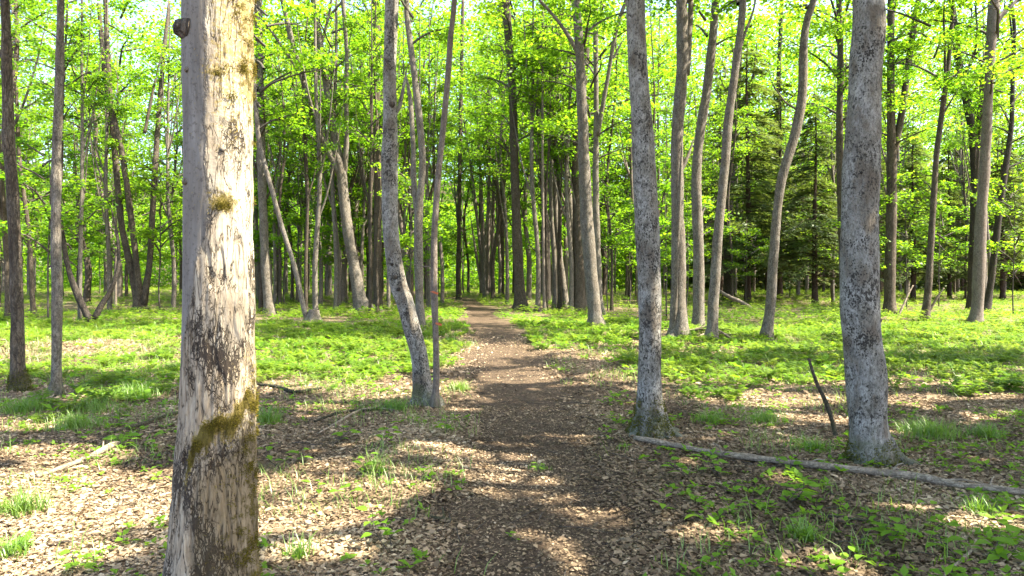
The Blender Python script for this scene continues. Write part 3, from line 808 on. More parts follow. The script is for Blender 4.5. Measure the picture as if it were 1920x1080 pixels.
# ---- right
T('S shaped smooth grey trunk standing alone in the ferns', 'grey', [(1438, 634, 29), (1440, 610, 23), (1446, 550, 21), (1451, 470, 20), (1458, 390, 18), (1467, 330, 20), (1484, 275, 20), (1495, 235, 20), (1505, 170, 19), (1507, 80, 17), (1515, 30, 15), (1526, 0, 14)], forks=[[(1502, 210, 5), (1470, 190, 4), (1440, 150, 3)]])
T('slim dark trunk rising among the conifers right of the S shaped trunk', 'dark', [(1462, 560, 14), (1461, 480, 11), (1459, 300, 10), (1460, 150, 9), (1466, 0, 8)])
T('dark trunk half hidden by the thick white flecked trunk on the right', 'brown', [(1584, 588, 22), (1582, 540, 16), (1577, 400, 15), (1574, 250, 14), (1576, 120, 13), (1573, 0, 12)], forks=[[(1577, 60, 6), (1562, 20, 5), (1550, -10, 4)]])
T('thick white flecked trunk with mossy foot on the right beside the fallen pole', 'spotted', [(1637, 858, 98), (1633, 830, 87), (1628, 780, 81), (1624, 700, 77), (1617, 640, 76), (1613, 590, 81), (1613, 530, 79), (1613, 440, 76), (1615, 330, 73), (1617, 250, 70), (1623, 125, 66), (1629, 0, 64)], flare=.16)
T('brown trunk forked high into a narrow V right of the white flecked trunk', 'brown', [(1668, 592, 30), (1668, 565, 24), (1669, 500, 22), (1671, 420, 21), (1672, 300, 20), (1671, 230, 17), (1670, 130, 15), (1671, 0, 14)], forks=[[(1676, 290, 14), (1688, 215, 14), (1696, 140, 13), (1704, 70, 13), (1714, 0, 12)]])
T('thin crooked dark trunk with several raised limbs at the right', 'brown', [(1733, 601, 21), (1738, 570, 16), (1743, 500, 14), (1750, 380, 12), (1756, 290, 11), (1765, 220, 11), (1774, 155, 10), (1782, 80, 8), (1788, 0, 6)], forks=[[(1772, 165, 6), (1765, 100, 5), (1757, 40, 4), (1755, 0, 3)], [(1765, 220, 5), (1785, 190, 4), (1805, 160, 3)], [(1775, 150, 4), (1790, 145, 4), (1815, 100, 3)]])
T('tall pale trunk at the right standing in front of a dark forked one', 'pale', [(1829, 608, 31), (1832, 585, 24), (1836, 500, 24), (1839, 420, 22), (1847, 300, 20), (1853, 180, 18), (1858, 80, 20), (1864, 0, 22)], forks=[[(1858, 70, 10), (1880, 30, 8), (1915, -10, 6)]])
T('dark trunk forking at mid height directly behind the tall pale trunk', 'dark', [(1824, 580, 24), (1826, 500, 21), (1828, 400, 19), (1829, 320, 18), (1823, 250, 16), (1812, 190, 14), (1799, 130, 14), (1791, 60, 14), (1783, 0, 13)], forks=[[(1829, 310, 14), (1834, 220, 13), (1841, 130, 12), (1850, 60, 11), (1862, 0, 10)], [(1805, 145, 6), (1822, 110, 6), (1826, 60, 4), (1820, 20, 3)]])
T('crooked slim dark trunk at the right edge leaning right', 'dark', [(1847, 586, 19), (1855, 550, 14), (1866, 460, 13), (1876, 380, 12), (1886, 310, 12), (1896, 240, 10), (1899, 150, 8), (1902, 60, 7), (1896, 0, 6)], forks=[[(1900, 90, 5), (1893, 50, 4), (1888, 10, 3)], [(1880, 320, 5), (1900, 310, 4), (1940, 295, 3)]])

# ------------------------------------------------------------------ conifers on the right
def gen_conifer(seed, H, Rc, z0, nb=95):
    r = np.random.default_rng(seed)
    wood = MB(); cs = []; ds = []; ns = []; ls = []; rn = []
    ax = catmull([[0, 0, -.2], [.05, 0, H * .4], [-.04, .05, H * .75], [0, 0, H]], 40)
    v, q = tube(ax, np.linspace(.17, .012, 40), 10, trunk_mod(seed, .17, .3, 1)); wood.add(v, q)
    br = MB()
    for i in range(nb):
        t = (i + r.uniform(0, 1)) / nb
        z = z0 + (H - z0) * t ** 1.15
        L = (Rc * (1 - t) ** .75 + .25) * r.uniform(.6, 1.15)
        az = r.uniform(0, 6.283)
        h = np.array([math.cos(az), math.sin(az), 0]); s = np.array([-h[1], h[0], 0])
        dead = t < .10 and r.uniform() < .5
        p0 = np.array([0, 0, z])
        pts = np.array([p0 + h * L * u + np.array([0, 0, L * (.16 * u - .42 * u * u)]) for u in np.linspace(0, 1, 7)])
        limb_tube(br, pts, .016 + .004 * L, .004, 4)
        if dead: continue
        m = int(70 * L)
        u = r.uniform(.12, 1.02, m); wdt = (1.02 - u) * L * .42 + .10
        sd = r.uniform(-1, 1, m)
        c = np.stack([np.interp(u, np.linspace(0, 1, 7), pts[:, k]) for k in range(3)], 1) + s * (sd * wdt)[:, None]
        c[:, 2] += -.10 * np.abs(sd) * wdt + r.normal(0, .035, m) - .04
        cs.append(c); ds.append(h * .75 + s * (np.sign(sd) * r.uniform(.2, 1.0, m))[:, None] + np.array([0, 0, -.25]))
        ns.append(np.stack([r.normal(0, .3, m), r.normal(0, .3, m), np.ones(m)], 1))
        ls.append(r.uniform(.16, .34, m)); rn.append(np.clip(r.uniform(0, .6, m) + .4 * r.uniform(), 0, 1))
    for i in range(16):                                   # bare snags low on the stem
        z = r.uniform(.5, z0 + 1); az = r.uniform(0, 6.28); L = r.uniform(.4, 1.3)
        h = np.array([math.cos(az), math.sin(az), r.uniform(-.3, .3)])
        limb_tube(br, np.array([[0, 0, z], np.array([0, 0, z]) + h * L * .5, np.array([0, 0, z - .1]) + h * L]), .012, .003, 4)
    lf = leaf_mesh('needles', np.concatenate(cs), np.concatenate(ds), np.concatenate(ns), np.concatenate(ls), np.concatenate(rn), NEEDLE, .30)
    return wood.mesh('trunk', BARK['red'], True), br.mesh('branches', BARK['red'], True), lf
CONI = [gen_conifer(300, 13.5, 3.4, 1.9, 120), gen_conifer(301, 11.5, 3.5, 1.5, 115), gen_conifer(302, 15, 3.2, 2.6, 120)]
con_spots = [(1402, 33, 0, 1.0, 'dark conifer just left of the S shaped trunk, its boughs hanging low'), (1462, 37, 1, 1.05, 'dark conifer directly behind the S shaped grey trunk'),
             (1528, 31, 1, .85, 'sunlit drooping conifer between the S shaped trunk and the thick white flecked trunk'), (1588, 38, 2, .9, 'conifer mostly hidden by the thick white flecked trunk'),
             (1352, 43, 2, 1.0, 'dark conifer behind the close group of three trunks'), (1712, 36, 1, .8, 'low conifer between the narrow V trunk and the crooked dark trunk'),
             (1780, 40, 0, .75, 'conifer seen between the crooked dark trunk and the tall pale trunk'), (1880, 35, 1, .8, 'conifer right of the tall pale trunk near the right edge'),
             (1650, 45, 2, .8, 'far conifer just right of the thick white flecked trunk'), (1960, 38, 0, .8, 'conifer cut by the right edge of the view')]
for i, (px, d, kk, s, lab) in enumerate(con_spots):
    x = (px - 960) / FPX * d
    root = thing('conifer_tree', lab, 'conifer', (x, d, float(hgt(x, d))), 'dark conifers on the right', rng.uniform(0, 6.28))
    root.scale = (s, s, s)
    for nm, me in zip(('trunk', 'branches', 'needles'), CONI[kk]): link(nm, me, root)
far_con = 0
for i in range(22):
    d = rng.uniform(46, 72); px = rng.uniform(1290, 2150)
    x = (px - 960) / FPX * d
    root = thing('conifer_tree', 'tall conifer in the dim stand far back behind the ferns on the right', 'conifer', (x, d, float(hgt(x, d))), 'conifers far back on the right', rng.uniform(0, 6.28))
    s = rng.uniform(.7, 1.0); root.scale = (s, s, s)
    for nm, me in zip(('trunk', 'branches', 'needles'), CONI[i % 3]): link(nm, me, root)

# ------------------------------------------------------------------ trees further back
FT = []
for i, bk in enumerate(['brown', 'grey', 'pale', 'brown', 'grey']):
    r = np.random.default_rng(400 + i)
    mb = MB()
    C = catmull([[0, 0, -.3], [r.normal(0, .05), r.normal(0, .05), 2], [r.normal(0, .25), r.normal(0, .25), 5], [r.normal(0, .4), r.normal(0, .3), 9], [r.normal(0, .5), 0, 14]], 60)
    v, q = tube(C, np.interp(C[:, 2], [-.3, 0, 8, 14], [.17, .15, .10, .02]), 12, trunk_mod(i, .15, .4, 1)); mb.add(v, q)
    for k in range(4):
        z = r.uniform(3, 7.5); a = r.uniform(0, 6.28)
        p = np.array([np.interp(z, C[:, 2], C[:, 0]), np.interp(z, C[:, 2], C[:, 1]), z])
        h = np.array([math.cos(a), math.sin(a), 0])
        pp = catmull([p, p + h * .5 + [0, 0, .9], p + h * 1.0 + [0, 0, 2.4], p + h * 1.5 + [0, 0, 4.5]], 14)
        limb_tube(mb, pp, .06, .012, 7)
    FT.append((mb.mesh('trunk', BARK[bk], True), C))
def zone_label(px, what):
    if px < 345: return what + ' in the bright leafy background left of the thick foreground trunk'
    if px < 860: return what + ' far back between the thick foreground trunk and the trail'
    if px < 1225: return what + ' far back between the trail and the mossy footed trunk'
    return what + ' far back to the right of the mossy footed trunk'
def zone_group(px, what):
    return what + ('left of the foreground trunk' if px < 345 else 'left of the trail' if px < 860 else 'beyond the trail' if px < 1225 else 'on the right')
taken = []
def far_spot(d0, d1, p0, p1, sep=14, pw=1.0):
    for _ in range(60):
        d = d0 + (d1 - d0) * rng.uniform() ** pw; px = rng.uniform(p0, p1)
        x = (px - 960) / FPX * d
        if trail(np.array([x]), np.array([d]))[0] > -.9: continue
        if any(abs(px - a) < sep * 30 / d and abs(d - b) < 5 for a, b in taken): continue
        taken.append((px, d)); return px, x, d
    return px, x, d
def far_tree(px, x, d, s, i):
    root = thing('broadleaf_tree', zone_label(px, 'slender tree'), 'tree', (x, d, float(hgt(x, d))), zone_group(px, 'distant slender trees '), rng.uniform(0, 6.28))
    me, C = FT[i % 5]
    t = link('trunk', me, root); th = rng.uniform(.55, 1.15); t.scale = (th, th, s)
    zc = rng.uniform(3.5, 6.5) * s
    bm, lm = CROWN_LIB[rng.integers(4)]
    for nm, m_ in (('branches', bm), ('crown', lm)):
        o = link(nm, m_, root, (np.interp(zc, C[:, 2] * s, C[:, 0]) * th, np.interp(zc, C[:, 2] * s, C[:, 1]) * th, zc))
        o.scale = (s, s, s)
for i in range(16): far_tree(*far_spot(28, 47, -150, 345), rng.uniform(.8, 1.05), i)
for i in range(16): far_tree(*far_spot(30, 44, 345, 870, pw=.9), rng.uniform(.85, 1.15), i)
for i in range(12): far_tree(*far_spot(32, 44, 850, 1260, pw=.9), rng.uniform(.85, 1.15), i)
for i in range(22): far_tree(*far_spot(38, 60, 1250, 2100, pw=.9), rng.uniform(.85, 1.15), i)

def thin_tree(px, x, d, s, i):
    root = thing('broadleaf_tree', zone_label(px, 'very thin bare-stemmed tree'), 'tree', (x, d, float(hgt(x, d))), zone_group(px, 'distant thin trees '), rng.uniform(0, 6.28))
    me, C = FT[(i * 2 + 1) % 5]
    t = link('trunk', me, root); th = rng.uniform(.28, .6); t.scale = (th * rng.uniform(.9, 1.6), th * 1.2, s)
    zc = rng.uniform(5, 8.5) * s
    bm, lm = SAP_LIB[i % 3][1:]
    for nm, m_ in (('branches', bm), ('crown', lm)):
        o = link(nm, m_, root, (np.interp(zc, C[:, 2] * s, C[:, 0]) * th, np.interp(zc, C[:, 2] * s, C[:, 1]) * th, zc)); o.scale = (.7, .7, .9)
for i in range(16): thin_tree(*far_spot(20, 46, -100, 345, 9), rng.uniform(.8, 1.05), i)
for i in range(44): thin_tree(*far_spot(22, 48, 470, 880, 7), rng.uniform(.8, 1.1), i)
for i in range(34): thin_tree(*far_spot(25, 48, 850, 1250, 7), rng.uniform(.8, 1.1), i)
for i in range(22): thin_tree(*far_spot(26, 48, 1250, 1950, 9), rng.uniform(.8, 1.0), i)

# leafy saplings of the understorey
def sapling(px, d, s, i):
    x = (px - 960) / FPX * d
    root = thing('sapling', zone_label(px, 'leafy young sapling'), 'sapling', (x, d, float(hgt(x, d))), zone_group(px, 'understorey saplings '), rng.uniform(0, 6.28))
    for nm, m_ in zip(('trunk', 'branches', 'crown'), SAP_LIB[i % 3]):
        o = link(nm, m_, root, (0, 0, 1.5 * s)); o.scale = (s, s, s)
sap = [(770, 22, .9), (800, 27, .8), (560, 30, 1), (470, 33, 1.1), (1290, 19, .75), (1250, 22, .9), (1140, 27, 1.0), (1180, 30, 1.0), (1010, 36, 1.1), (940, 42, 1.2), (1060, 40, 1.1), (870, 44, 1.2),
       (640, 36, 1.1), (700, 34, 1.0), (610, 40, 1.1), (90, 20, 1.0), (150, 26, 1.1), (210, 30, 1.0), (300, 27, 1.1), (20, 24, 1.1), (250, 36, 1.0), (120, 38, 1.1), (330, 40, 1.2), (-60, 22, 1.2),
       (1640, 24, .9), (1700, 27, .9), (1560, 33, .9), (1900, 24, .9), (1820, 34, 1.0), (1760, 30, .9), (1480, 40, 1.0), (1400, 30, .7), (520, 44, 1.1), (430, 38, 1.1), (790, 38, 1.1)]
for i, (px, d, s) in enumerate(sap): sapling(px, d, s, i)
for i in range(26):
    px = rng.uniform(-50, 1300); d = rng.uniform(30, 50); sapling(px, d, rng.uniform(.9, 1.4), i)

# trees just outside the frame on the right and behind the camera, whose crowns shade the foreground
for i, (x, y) in enumerate([(7.6, 1.2), (5.4, -1.0), (9.8, 5.2), (9.6, 9.2), (12.2, 2.2), (12.6, 8.8), (15.0, 6.0), (9.0, -1.2), (13.8, 12.4), (3.4, -2.6), (17.5, 11), (10.4, 1.9), (7.4, 3.6)]):
    z = float(hgt(x, y)); r = np.random.default_rng(700 + i)
    root = thing('broadleaf_tree', 'tree standing just outside the right side of the view, shading the trail', 'tree', (x, y, z), 'trees outside the view')
    me, C = FT[i % 5]
    link('trunk', me, root)
    ax = np.array([np.interp(5.2, C[:, 2], C[:, 0]), np.interp(5.2, C[:, 2], C[:, 1]), 5.2])
    lm, *lf = gen_crown(800 + i, 7.5, 3.4, 15000, .16, nlimb=18, keep=keep_fn, origin=ax + np.array([x, y, z]))
    lm.build('branches', BARK['limb'], root, True, ax)
    link('crown', leaf_mesh('crown', *lf, LEAF), root, ax)

# far wood that closes the view, one leafy mass
def leaf_wall(name, n, a0, a1, d0, d1, z0, z1, size, mat, dens):
    r = np.random.default_rng(hash(name) % 1000 if False else len(name))
    a = r.uniform(a0, a1, n * 2); d = r.uniform(d0, d1, n * 2); z = z0 + (z1 - z0) * r.uniform(0, 1, n * 2)
    p = np.stack([d * np.tan(a), d, z + h0(d * np.tan(a), d)], 1)
    k = vnoise(p * np.array([.22, .22, .28]), 41) * .6 + vnoise(p * np.array([.6, .6, .8]), 42) * .4 > dens(a)
    p = p[k][:n]; m = len(p)
    b = r.uniform(0, 6.28, m)
    dd = np.stack([np.cos(b), np.sin(b), r.normal(-.3, .4, m)], 1)
    nn = np.stack([r.normal(0, .6, m), r.normal(0, .6, m), np.ones(m)], 1)
    o = link(name, leaf_mesh(name, p, dd, nn, size * r.uniform(.7, 1.3, m), r.uniform(0, 1, m), mat))
    return tag(o, kind='stuff')
tag(leaf_wall('distant_foliage', 330000, -.72, .72, 72, 160, .2, 37, .46, LEAF, lambda a: np.where(a < -.42, .47, .38)), 'mass of bright leaves closing the view far behind the trees', 'foliage')
tag(leaf_wall('undergrowth', 110000, -.72, .26, 50, 66, .05, 6.5, .24, LEAF, lambda a: .50 + 0 * a), 'low leafy undergrowth between the far trunks', 'undergrowth')

tag(leaf_wall('conifer_thicket', 90000, .22, .74, 50, 74, .05, 11, .36, NEEDLE, lambda a: .46 + 0 * a), 'dark evergreen thicket far back on the right', 'thicket')
# ------------------------------------------------------------------ ground cover
def scatter(n, y0, y1, half=.80, seed=1):
    r = np.random.default_rng(seed)
    y = np.sqrt(r.uniform(y0 ** 2, y1 ** 2, n)); x = r.uniform(-half, half, n) * y
    return x, y, r

def fern_template(seed, nf=7, npair=6):
    r = np.random.default_rng(seed)
    C = []; D = []; Nn = []; Ls = []
    for f in range(nf):
        az = f * 6.283 / nf + r.normal(0, .25); L = r.uniform(.75, 1.15); up = r.uniform(.55, .95)
        h = np.array([math.cos(az), math.sin(az), 0]); s = np.array([-h[1], h[0], 0])
        for k in range(npair):
            u = (k + 1) / npair
            p = h * L * .52 * u + np.array([0, 0, up * (u - .62 * u * u) * 1.6])
            ll = .34 * math.sin(math.pi * min(1, .22 + .72 * u)) * L
            for sg in (-1, 1):
                C.append(p + s * sg * ll * .45 + h * ll * .12); D.append(s * sg + h * .35 + np.array([0, 0, -.15])); Nn.append(np.array([0, 0, 1.]) - h * .3); Ls.append(ll)
        C.append(h * L * .52 * 1.05 + np.array([0, 0, up * .70])); D.append(h - np.array([0, 0, .3])); Nn.append(np.array([0, 0, 1.])); Ls.append(.2)
    v, q = leaf_quads(np.array(C), np.array(D), np.array(Nn), np.array(Ls), np.array(Ls) * .42, .1)
    return v
def stamp(templates, x, y, z, s, rz, seed):
    """merge many placed copies of the templates"""
    r = np.random.default_rng(seed)
    which = r.integers(0, len(templates), len(x)); V = []; A = []
    for t, tv in enumerate(templates):
        k = np.where(which == t)[0]
        c, sn = np.cos(rz[k]), np.sin(rz[k])
        px = (tv[None, :, 0] * c[:, None] - tv[None, :, 1] * sn[:, None]) * s[k][:, None] + x[k][:, None]
        py = (tv[None, :, 0] * sn[:, None] + tv[None, :, 1] * c[:, None]) * s[k][:, None] + y[k][:, None]
        pz = tv[None, :, 2] * s[k][:, None] * r.uniform(.75, 1.2, len(k))[:, None] + z[k][:, None]
        V.append(np.stack([px, py, pz], -1).reshape(-1, 3)); A.append(np.repeat(np.clip(r.normal(.45, .22, len(k)) + (noise2(x[k], y[k], .8, 78) - .5) * .5, 0, 1), tv.shape[0]))
    v = np.vstack(V)
    return v, np.arange(len(v)).reshape(-1, 4), np.concatenate(A)
def clear_of_trunks(x, y, r=.22):
    return np.ones(len(x), bool)
ferns = [fern_template(i, 7, 6) for i in range(4)]
ferns_lo = [fern_template(9 + i, 5, 3) for i in range(3)]
def fern_object(name, n, y0, y1, xlo, xhi, seed, size, temps, thr=.25):
    x, y, r = scatter(n, y0, y1, .86, seed)
    zz = zone(x, y)
    k = (zz > thr + r.uniform(0, .55, len(x))) & (x / y > xlo) & (x / y < xhi)
    x, y = x[k], y[k]
    s = size * r.uniform(.45, 1.35, len(x)) * (.75 + .6 * noise2(x, y, .9, 77))
    v, q, a = stamp(temps, x, y, surf(x, y) - .01, s, r.uniform(0, 6.28, len(x)), seed)
    m = make_mesh(name, v, q, {'rnd': a}); m.materials.append(FERN)
    return tag(link(name, m), kind='stuff')
tag(fern_object('ferns', 5200, 8.0, 20, -.05, .9, 21, .23, ferns), 'bright carpet of ferns across the right side', 'ferns')
tag(fern_object('ferns', 16000, 19, 62, -.05, .9, 22, .34, ferns_lo), 'low green ferns far back on the right', 'ferns')
tag(fern_object('ferns', 5200, 9.0, 20, -.40, -.05, 23, .21, ferns), 'green ferns left of the trail behind the spotted trunk', 'ferns')
tag(fern_object('ferns', 16000, 19, 62, -.9, -.05, 24, .34, ferns_lo), 'low green plants far back on the left', 'ferns')
tag(fern_object('ferns', 5000, 6.2, 20, -.9, -.40, 25, .22, ferns), 'patchy green plants on the far left', 'ferns')

# small green seedlings sprinkled over the litter, too many to count
x, y, r = scatter(12000, 3.2, 12, .85, 31)
dens = .30 + .50 * sstep(.12, .3, x / y) * (y < 7.5) + .35 * sstep(.55, .8, zone(x, y)) + .25 * (x / y < -.35)
k = (noise2(x, y, 1.6, 51) * .7 + noise2(x, y, 5, 52) * .3 > .62 - .22 * dens) & (trail(x, y) < .05) & (r.uniform(0, 1, len(x)) < dens)
x, y = x[k], y[k]
def rosette(seed, n=5):
    r = np.random.default_rng(seed); a = np.arange(n) * 6.283 / n + r.normal(0, .3, n)
    d = np.stack([np.cos(a), np.sin(a), r.normal(.25, .25, n)], 1)
    c = d * .55 + np.array([0, 0, .45]) + r.normal(0, .12, (n, 3)); l = r.uniform(.7, 1.1, n)
    v, q = leaf_quads(c, d, np.stack([r.normal(0, .3, n), r.normal(0, .3, n), np.ones(n)], 1), l, l * .62)
    return v
ros = [rosette(i, 3 + i % 4) for i in range(6)]
v, q, a = stamp(ros, x, y, surf(x, y), .045 * r.uniform(.55, 1.5, len(x)), r.uniform(0, 6.28, len(x)), 32)
m = make_mesh('ground_cover', v, q, {'rnd': a}); m.materials.append(LEAF_Y)
tag(link('ground_cover', m), 'tiny green plants sprinkled through the dead leaves', 'ground cover', kind='stuff')

# broad-leaved weeds mixed among the ferns
x, y, r = scatter(15000, 6.5, 26, .88, 35)
k = (zone(x, y) > .08 + r.uniform(0, .7, len(x))) & (noise2(x, y, .7, 55) > .40)
x, y = x[k], y[k]
v, q, a = stamp(ros, x, y, surf(x, y), np.clip(r.lognormal(-2.55, .35, len(x)), .04, .15), r.uniform(0, 6.28, len(x)), 36)
m = make_mesh('weeds', v, q, {'rnd': a}); m.materials.append(LEAF_Y)
tag(link('weeds', m), 'low broad-leaved green weeds mixed among the ferns', 'weeds', kind='stuff')

def wild_grass(name, n, y0, y1, seed, h):
    x, y, r = scatter(n, y0, y1, .88, seed)
    k = (noise2(x, y, 1.3, 71) * .55 + noise2(x, y, 4.0, 72) * .45 + .28 * np.clip(zone(x, y), 0, .6) + .05 * (x / y < -.3) > .60) & (trail(x, y) < r.normal(-.02, .1, len(x)))
    x, y = x[k], y[k]; n = len(x)
    a = r.uniform(0, 6.28, n); hh = h * np.clip(r.lognormal(-.2, .45, n), .3, 2); bend = hh * r.uniform(.3, 1.3, n); z = surf(x, y)
    rows = []
    for u, w in [(0, 1.), (.5, .8), (1., .08)]:
        cx = x + np.cos(a) * bend * u * u; cy_ = y + np.sin(a) * bend * u * u; cz = z + hh * u * (1 - .22 * u * bend / hh)
        sx, sy = -np.sin(a) * .0028 * w, np.cos(a) * .0028 * w
        rows.append(np.stack([np.stack([cx - sx, cy_ - sy, cz], 1), np.stack([cx + sx, cy_ + sy, cz], 1)], 1))
    v = np.stack(rows, 1).reshape(-1, 3); b = np.arange(n)[:, None] * 6
    q = np.concatenate([np.stack([b + 2 * j, b + 2 * j + 1, b + 2 * j + 3, b + 2 * j + 2], -1) for j in range(2)], 1).reshape(-1, 4)
    me = make_mesh(name, v, q, {'rnd': np.repeat(np.clip(r.normal(.5, .25, n), 0, 1), 6)}); me.materials.append(GRASS)
    return tag(link(name, me), kind='stuff')
tag(wild_grass('wild_grass', 80000, 3.4, 20, 73, .12), 'thin wisps of grass growing through the dead leaves', 'grass')

# dead leaves
def litter_mat():
    m = Mat('dead_leaf')
    at = m.n('Attribute', attribute_name='rnd').outputs['Fac']
    col = m.ramp(at, [(0, (.07, .048, .029)), (.3, (.16, .112, .066)), (.6, (.27, .195, .118)), (.85, (.40, .30, .19)), (1, (.52, .415, .275))])
    d = m.n('BsdfPrincipled', {'Base Color': col, 'Roughness': .75, 'Specular IOR Level': .3}).outputs[0]
    t = m.n('BsdfTranslucent', {'Color': col}).outputs[0]
    return m.done(m.n('MixShader', {0: .18, 1: d, 2: t}).outputs[0])
LITTER = litter_mat()
def litter(name, n, y0, y1, size, seed, on_trail, half=1.0):
    x, y, r = scatter(n, y0, y1, half, seed)
    tr = trail(x, y)
    keep = (tr < r.normal(.06, .2, n)) | (r.uniform(0, 1, n) < on_trail)
    zz = zone(x, y); keep &= r.uniform(0, 1, n) > zz * .55
    x, y, tr = x[keep], y[keep], tr[keep]; n = len(x)
    l = size * np.clip(r.lognormal(-.32, .48, n), .3, 2.4) * np.where(tr > .15, .75, 1)
    a = r.uniform(0, 6.283, n); tilt = r.normal(0, .2, n)
    d = np.stack([np.cos(a), np.sin(a), tilt], 1)
    nn = np.stack([r.normal(0, .32, n), r.normal(0, .32, n), np.ones(n)], 1)
    c = np.stack([x, y, surf(x, y) + .004 + np.abs(tilt) * l * .35 + r.uniform(0, .012, n)], 1)
    v, q = leaf_quads(c, d, nn, l, l * r.uniform(.45, .75, n), .2)
    patch = noise2(x, y, 1.1, 61)
    rn = np.clip(r.beta(2, 2.0, n) + (patch - .5) * .7 + (noise2(x, y, 4.5, 62) - .5) * .35, 0, 1)
    me = make_mesh(name, v, q, {'rnd': np.repeat(rn, 4)}); me.materials.append(LITTER)
    return tag(link(name, me), kind='stuff')
tag(litter('leaf_litter', 370000, 3.0, 8, .029, 41, .42), 'brown dead leaves covering the near ground', 'dead leaves')
tag(litter('leaf_litter', 185000, 8, 17, .046, 42, .24), 'brown dead leaves covering the middle ground', 'dead leaves')

# fine twigs in the litter
x, y, r = scatter(900, 3.1, 11, .8, 55)
tw = MB()
for i in range(len(x)):
    L = r.uniform(.06, .38); a = r.uniform(0, 6.28); z = float(surf(x[i], y[i])) + .008
    b = a + r.normal(0, .35)
    p = np.array([[x[i], y[i], z], [x[i] + math.cos(a) * L * .5, y[i] + math.sin(a) * L * .5, z + r.uniform(0, .02)], [x[i] + math.cos(a) * L * .5 + math.cos(b) * L * .5, y[i] + math.sin(a) * L * .5 + math.sin(b) * L * .5, z + r.uniform(0, .03)]])
    v, q = tube(p, [.0035, .003, .0015], 4, cap=False); tw.add(v, q)
tag(tw.build('twigs', BARK['limb']), 'thin fallen twigs lying in the dead leaves', 'twigs', kind='stuff')

# ------------------------------------------------------------------ fallen wood
def fallen(name, label, cat, pts, bark, side=(), seg=16, lift=0.0, rough=1.6, group=None):
    """pts: photo pixels (x, y of the ground under it, width)"""
    W = [];
    for (px, py, w) in pts:
        x, d = gp(px, py); W.append((x, d, w / FPX * d / 2 * .84))
    bx, by, _ = W[0]; bz = float(surf(bx, by))
    P = np.array([[x - bx, y - by, float(surf(x, y)) - bz + r_ * 1.05 + .012 + lift, r_] for x, y, r_ in W])
    C = catmull(P, 70)
    mb = MB(); v, q = tube(C[:, :3], C[:, 3], seg, trunk_mod(len(label), .05, 0, rough)); mb.add(v, q)
    o = mb.mesh(name, BARK[bark], True)
    root = thing(name, label, cat, (bx, by, bz), group)
    link('stem', o, root)
    for (t, dx, dy, dz, r0) in side:
        k = C[int(t * 69), :3]
        e = k + np.array([dx, dy, dz])
        s_ = MB(); v, q = tube(catmull([k, (k + e) / 2 + [0, 0, .02], e], 12), np.linspace(r0, r0 * .4, 12), 8, trunk_mod(5, .02, 0, 1)); s_.add(v, q)
        s_.build('side_branch', BARK[bark], root, True)
    return root
WOOD = 'fallen wood on the forest floor'
fallen('fallen_log', 'long pale fallen pole lying from the mossy footed trunk to the right edge', 'log',
       [(1190, 818, 9), (1240, 829, 13), (1330, 846, 12), (1400, 857, 15), (1480, 868, 14), (1560, 879, 16), (1640, 889, 15), (1720, 900, 18), (1790, 915, 15), (1860, 924, 16), (1960, 936, 15)], 'dead',
       side=[(.70, .06, -.05, .09, .012), (.80, .24, -.14, .02, .011), (.30, -.05, .12, .06, .009), (.52, .10, -.06, .05, .008), (.90, .14, .16, .03, .009)], group=WOOD)
fallen('fallen_branch', 'thick pale branch lying in the sunny leaves left of the foreground trunk', 'branch', [(70, 892, 8), (115, 878, 11), (165, 860, 12), (210, 838, 14), (224, 833, 10)], 'dead', side=[(.75, -.10, .18, .03, .008), (.4, .12, .1, .02, .006)], group=WOOD)
fallen('fallen_branch', 'dark thin branch in the grass left of the foreground trunk', 'branch', [(215, 812, 6), (260, 800, 8), (310, 783, 8), (350, 770, 7)], 'brown', group=WOOD)
fallen('fallen_branch', 'crooked dark branch just right of the foreground trunk', 'branch', [(482, 716, 6), (520, 720, 8), (552, 730, 8), (602, 722, 5)], 'dark', side=[(.3, .05, -.35, .0, .008)], group=WOOD)
fallen('fallen_branch', 'thin light stick pointing at the foot of the spotted leaning trunk', 'branch', [(596, 812, 4), (630, 794, 5), (668, 772, 6), (700, 764, 5), (740, 768, 4)], 'dead', group=WOOD)
fallen('fallen_branch', 'bent dark stick lying half buried left of the spotted leaning trunk', 'branch', [(590, 790, 5), (640, 772, 6), (690, 768, 6), (735, 760, 5)], 'dark', group=WOOD)
fallen('fallen_branch', 'short grey stick lying beside the left edge of the trail', 'branch', [(805, 968, 5), (825, 972, 6), (846, 970, 5)], 'brown', side=[(.7, -.03, .16, .02, .007)], group=WOOD)
fallen('fallen_branch', 'thin brown branch in the leaves at the lower right', 'branch', [(1540, 968, 5), (1600, 976, 6), (1650, 980, 6), (1700, 990, 4)], 'brown', group=WOOD)
fallen('fallen_branch', 'pale stick sloping down at the bottom right corner', 'branch', [(1770, 1080, 6), (1800, 1050, 8), (1822, 1030, 6)], 'dead', group=WOOD)
fallen('fallen_branch', 'thin grey branch lying in the open right of the white flecked trunk', 'branch', [(1690, 880, 4), (1640, 864, 5), (1600, 858, 4)], 'dead', group=WOOD)

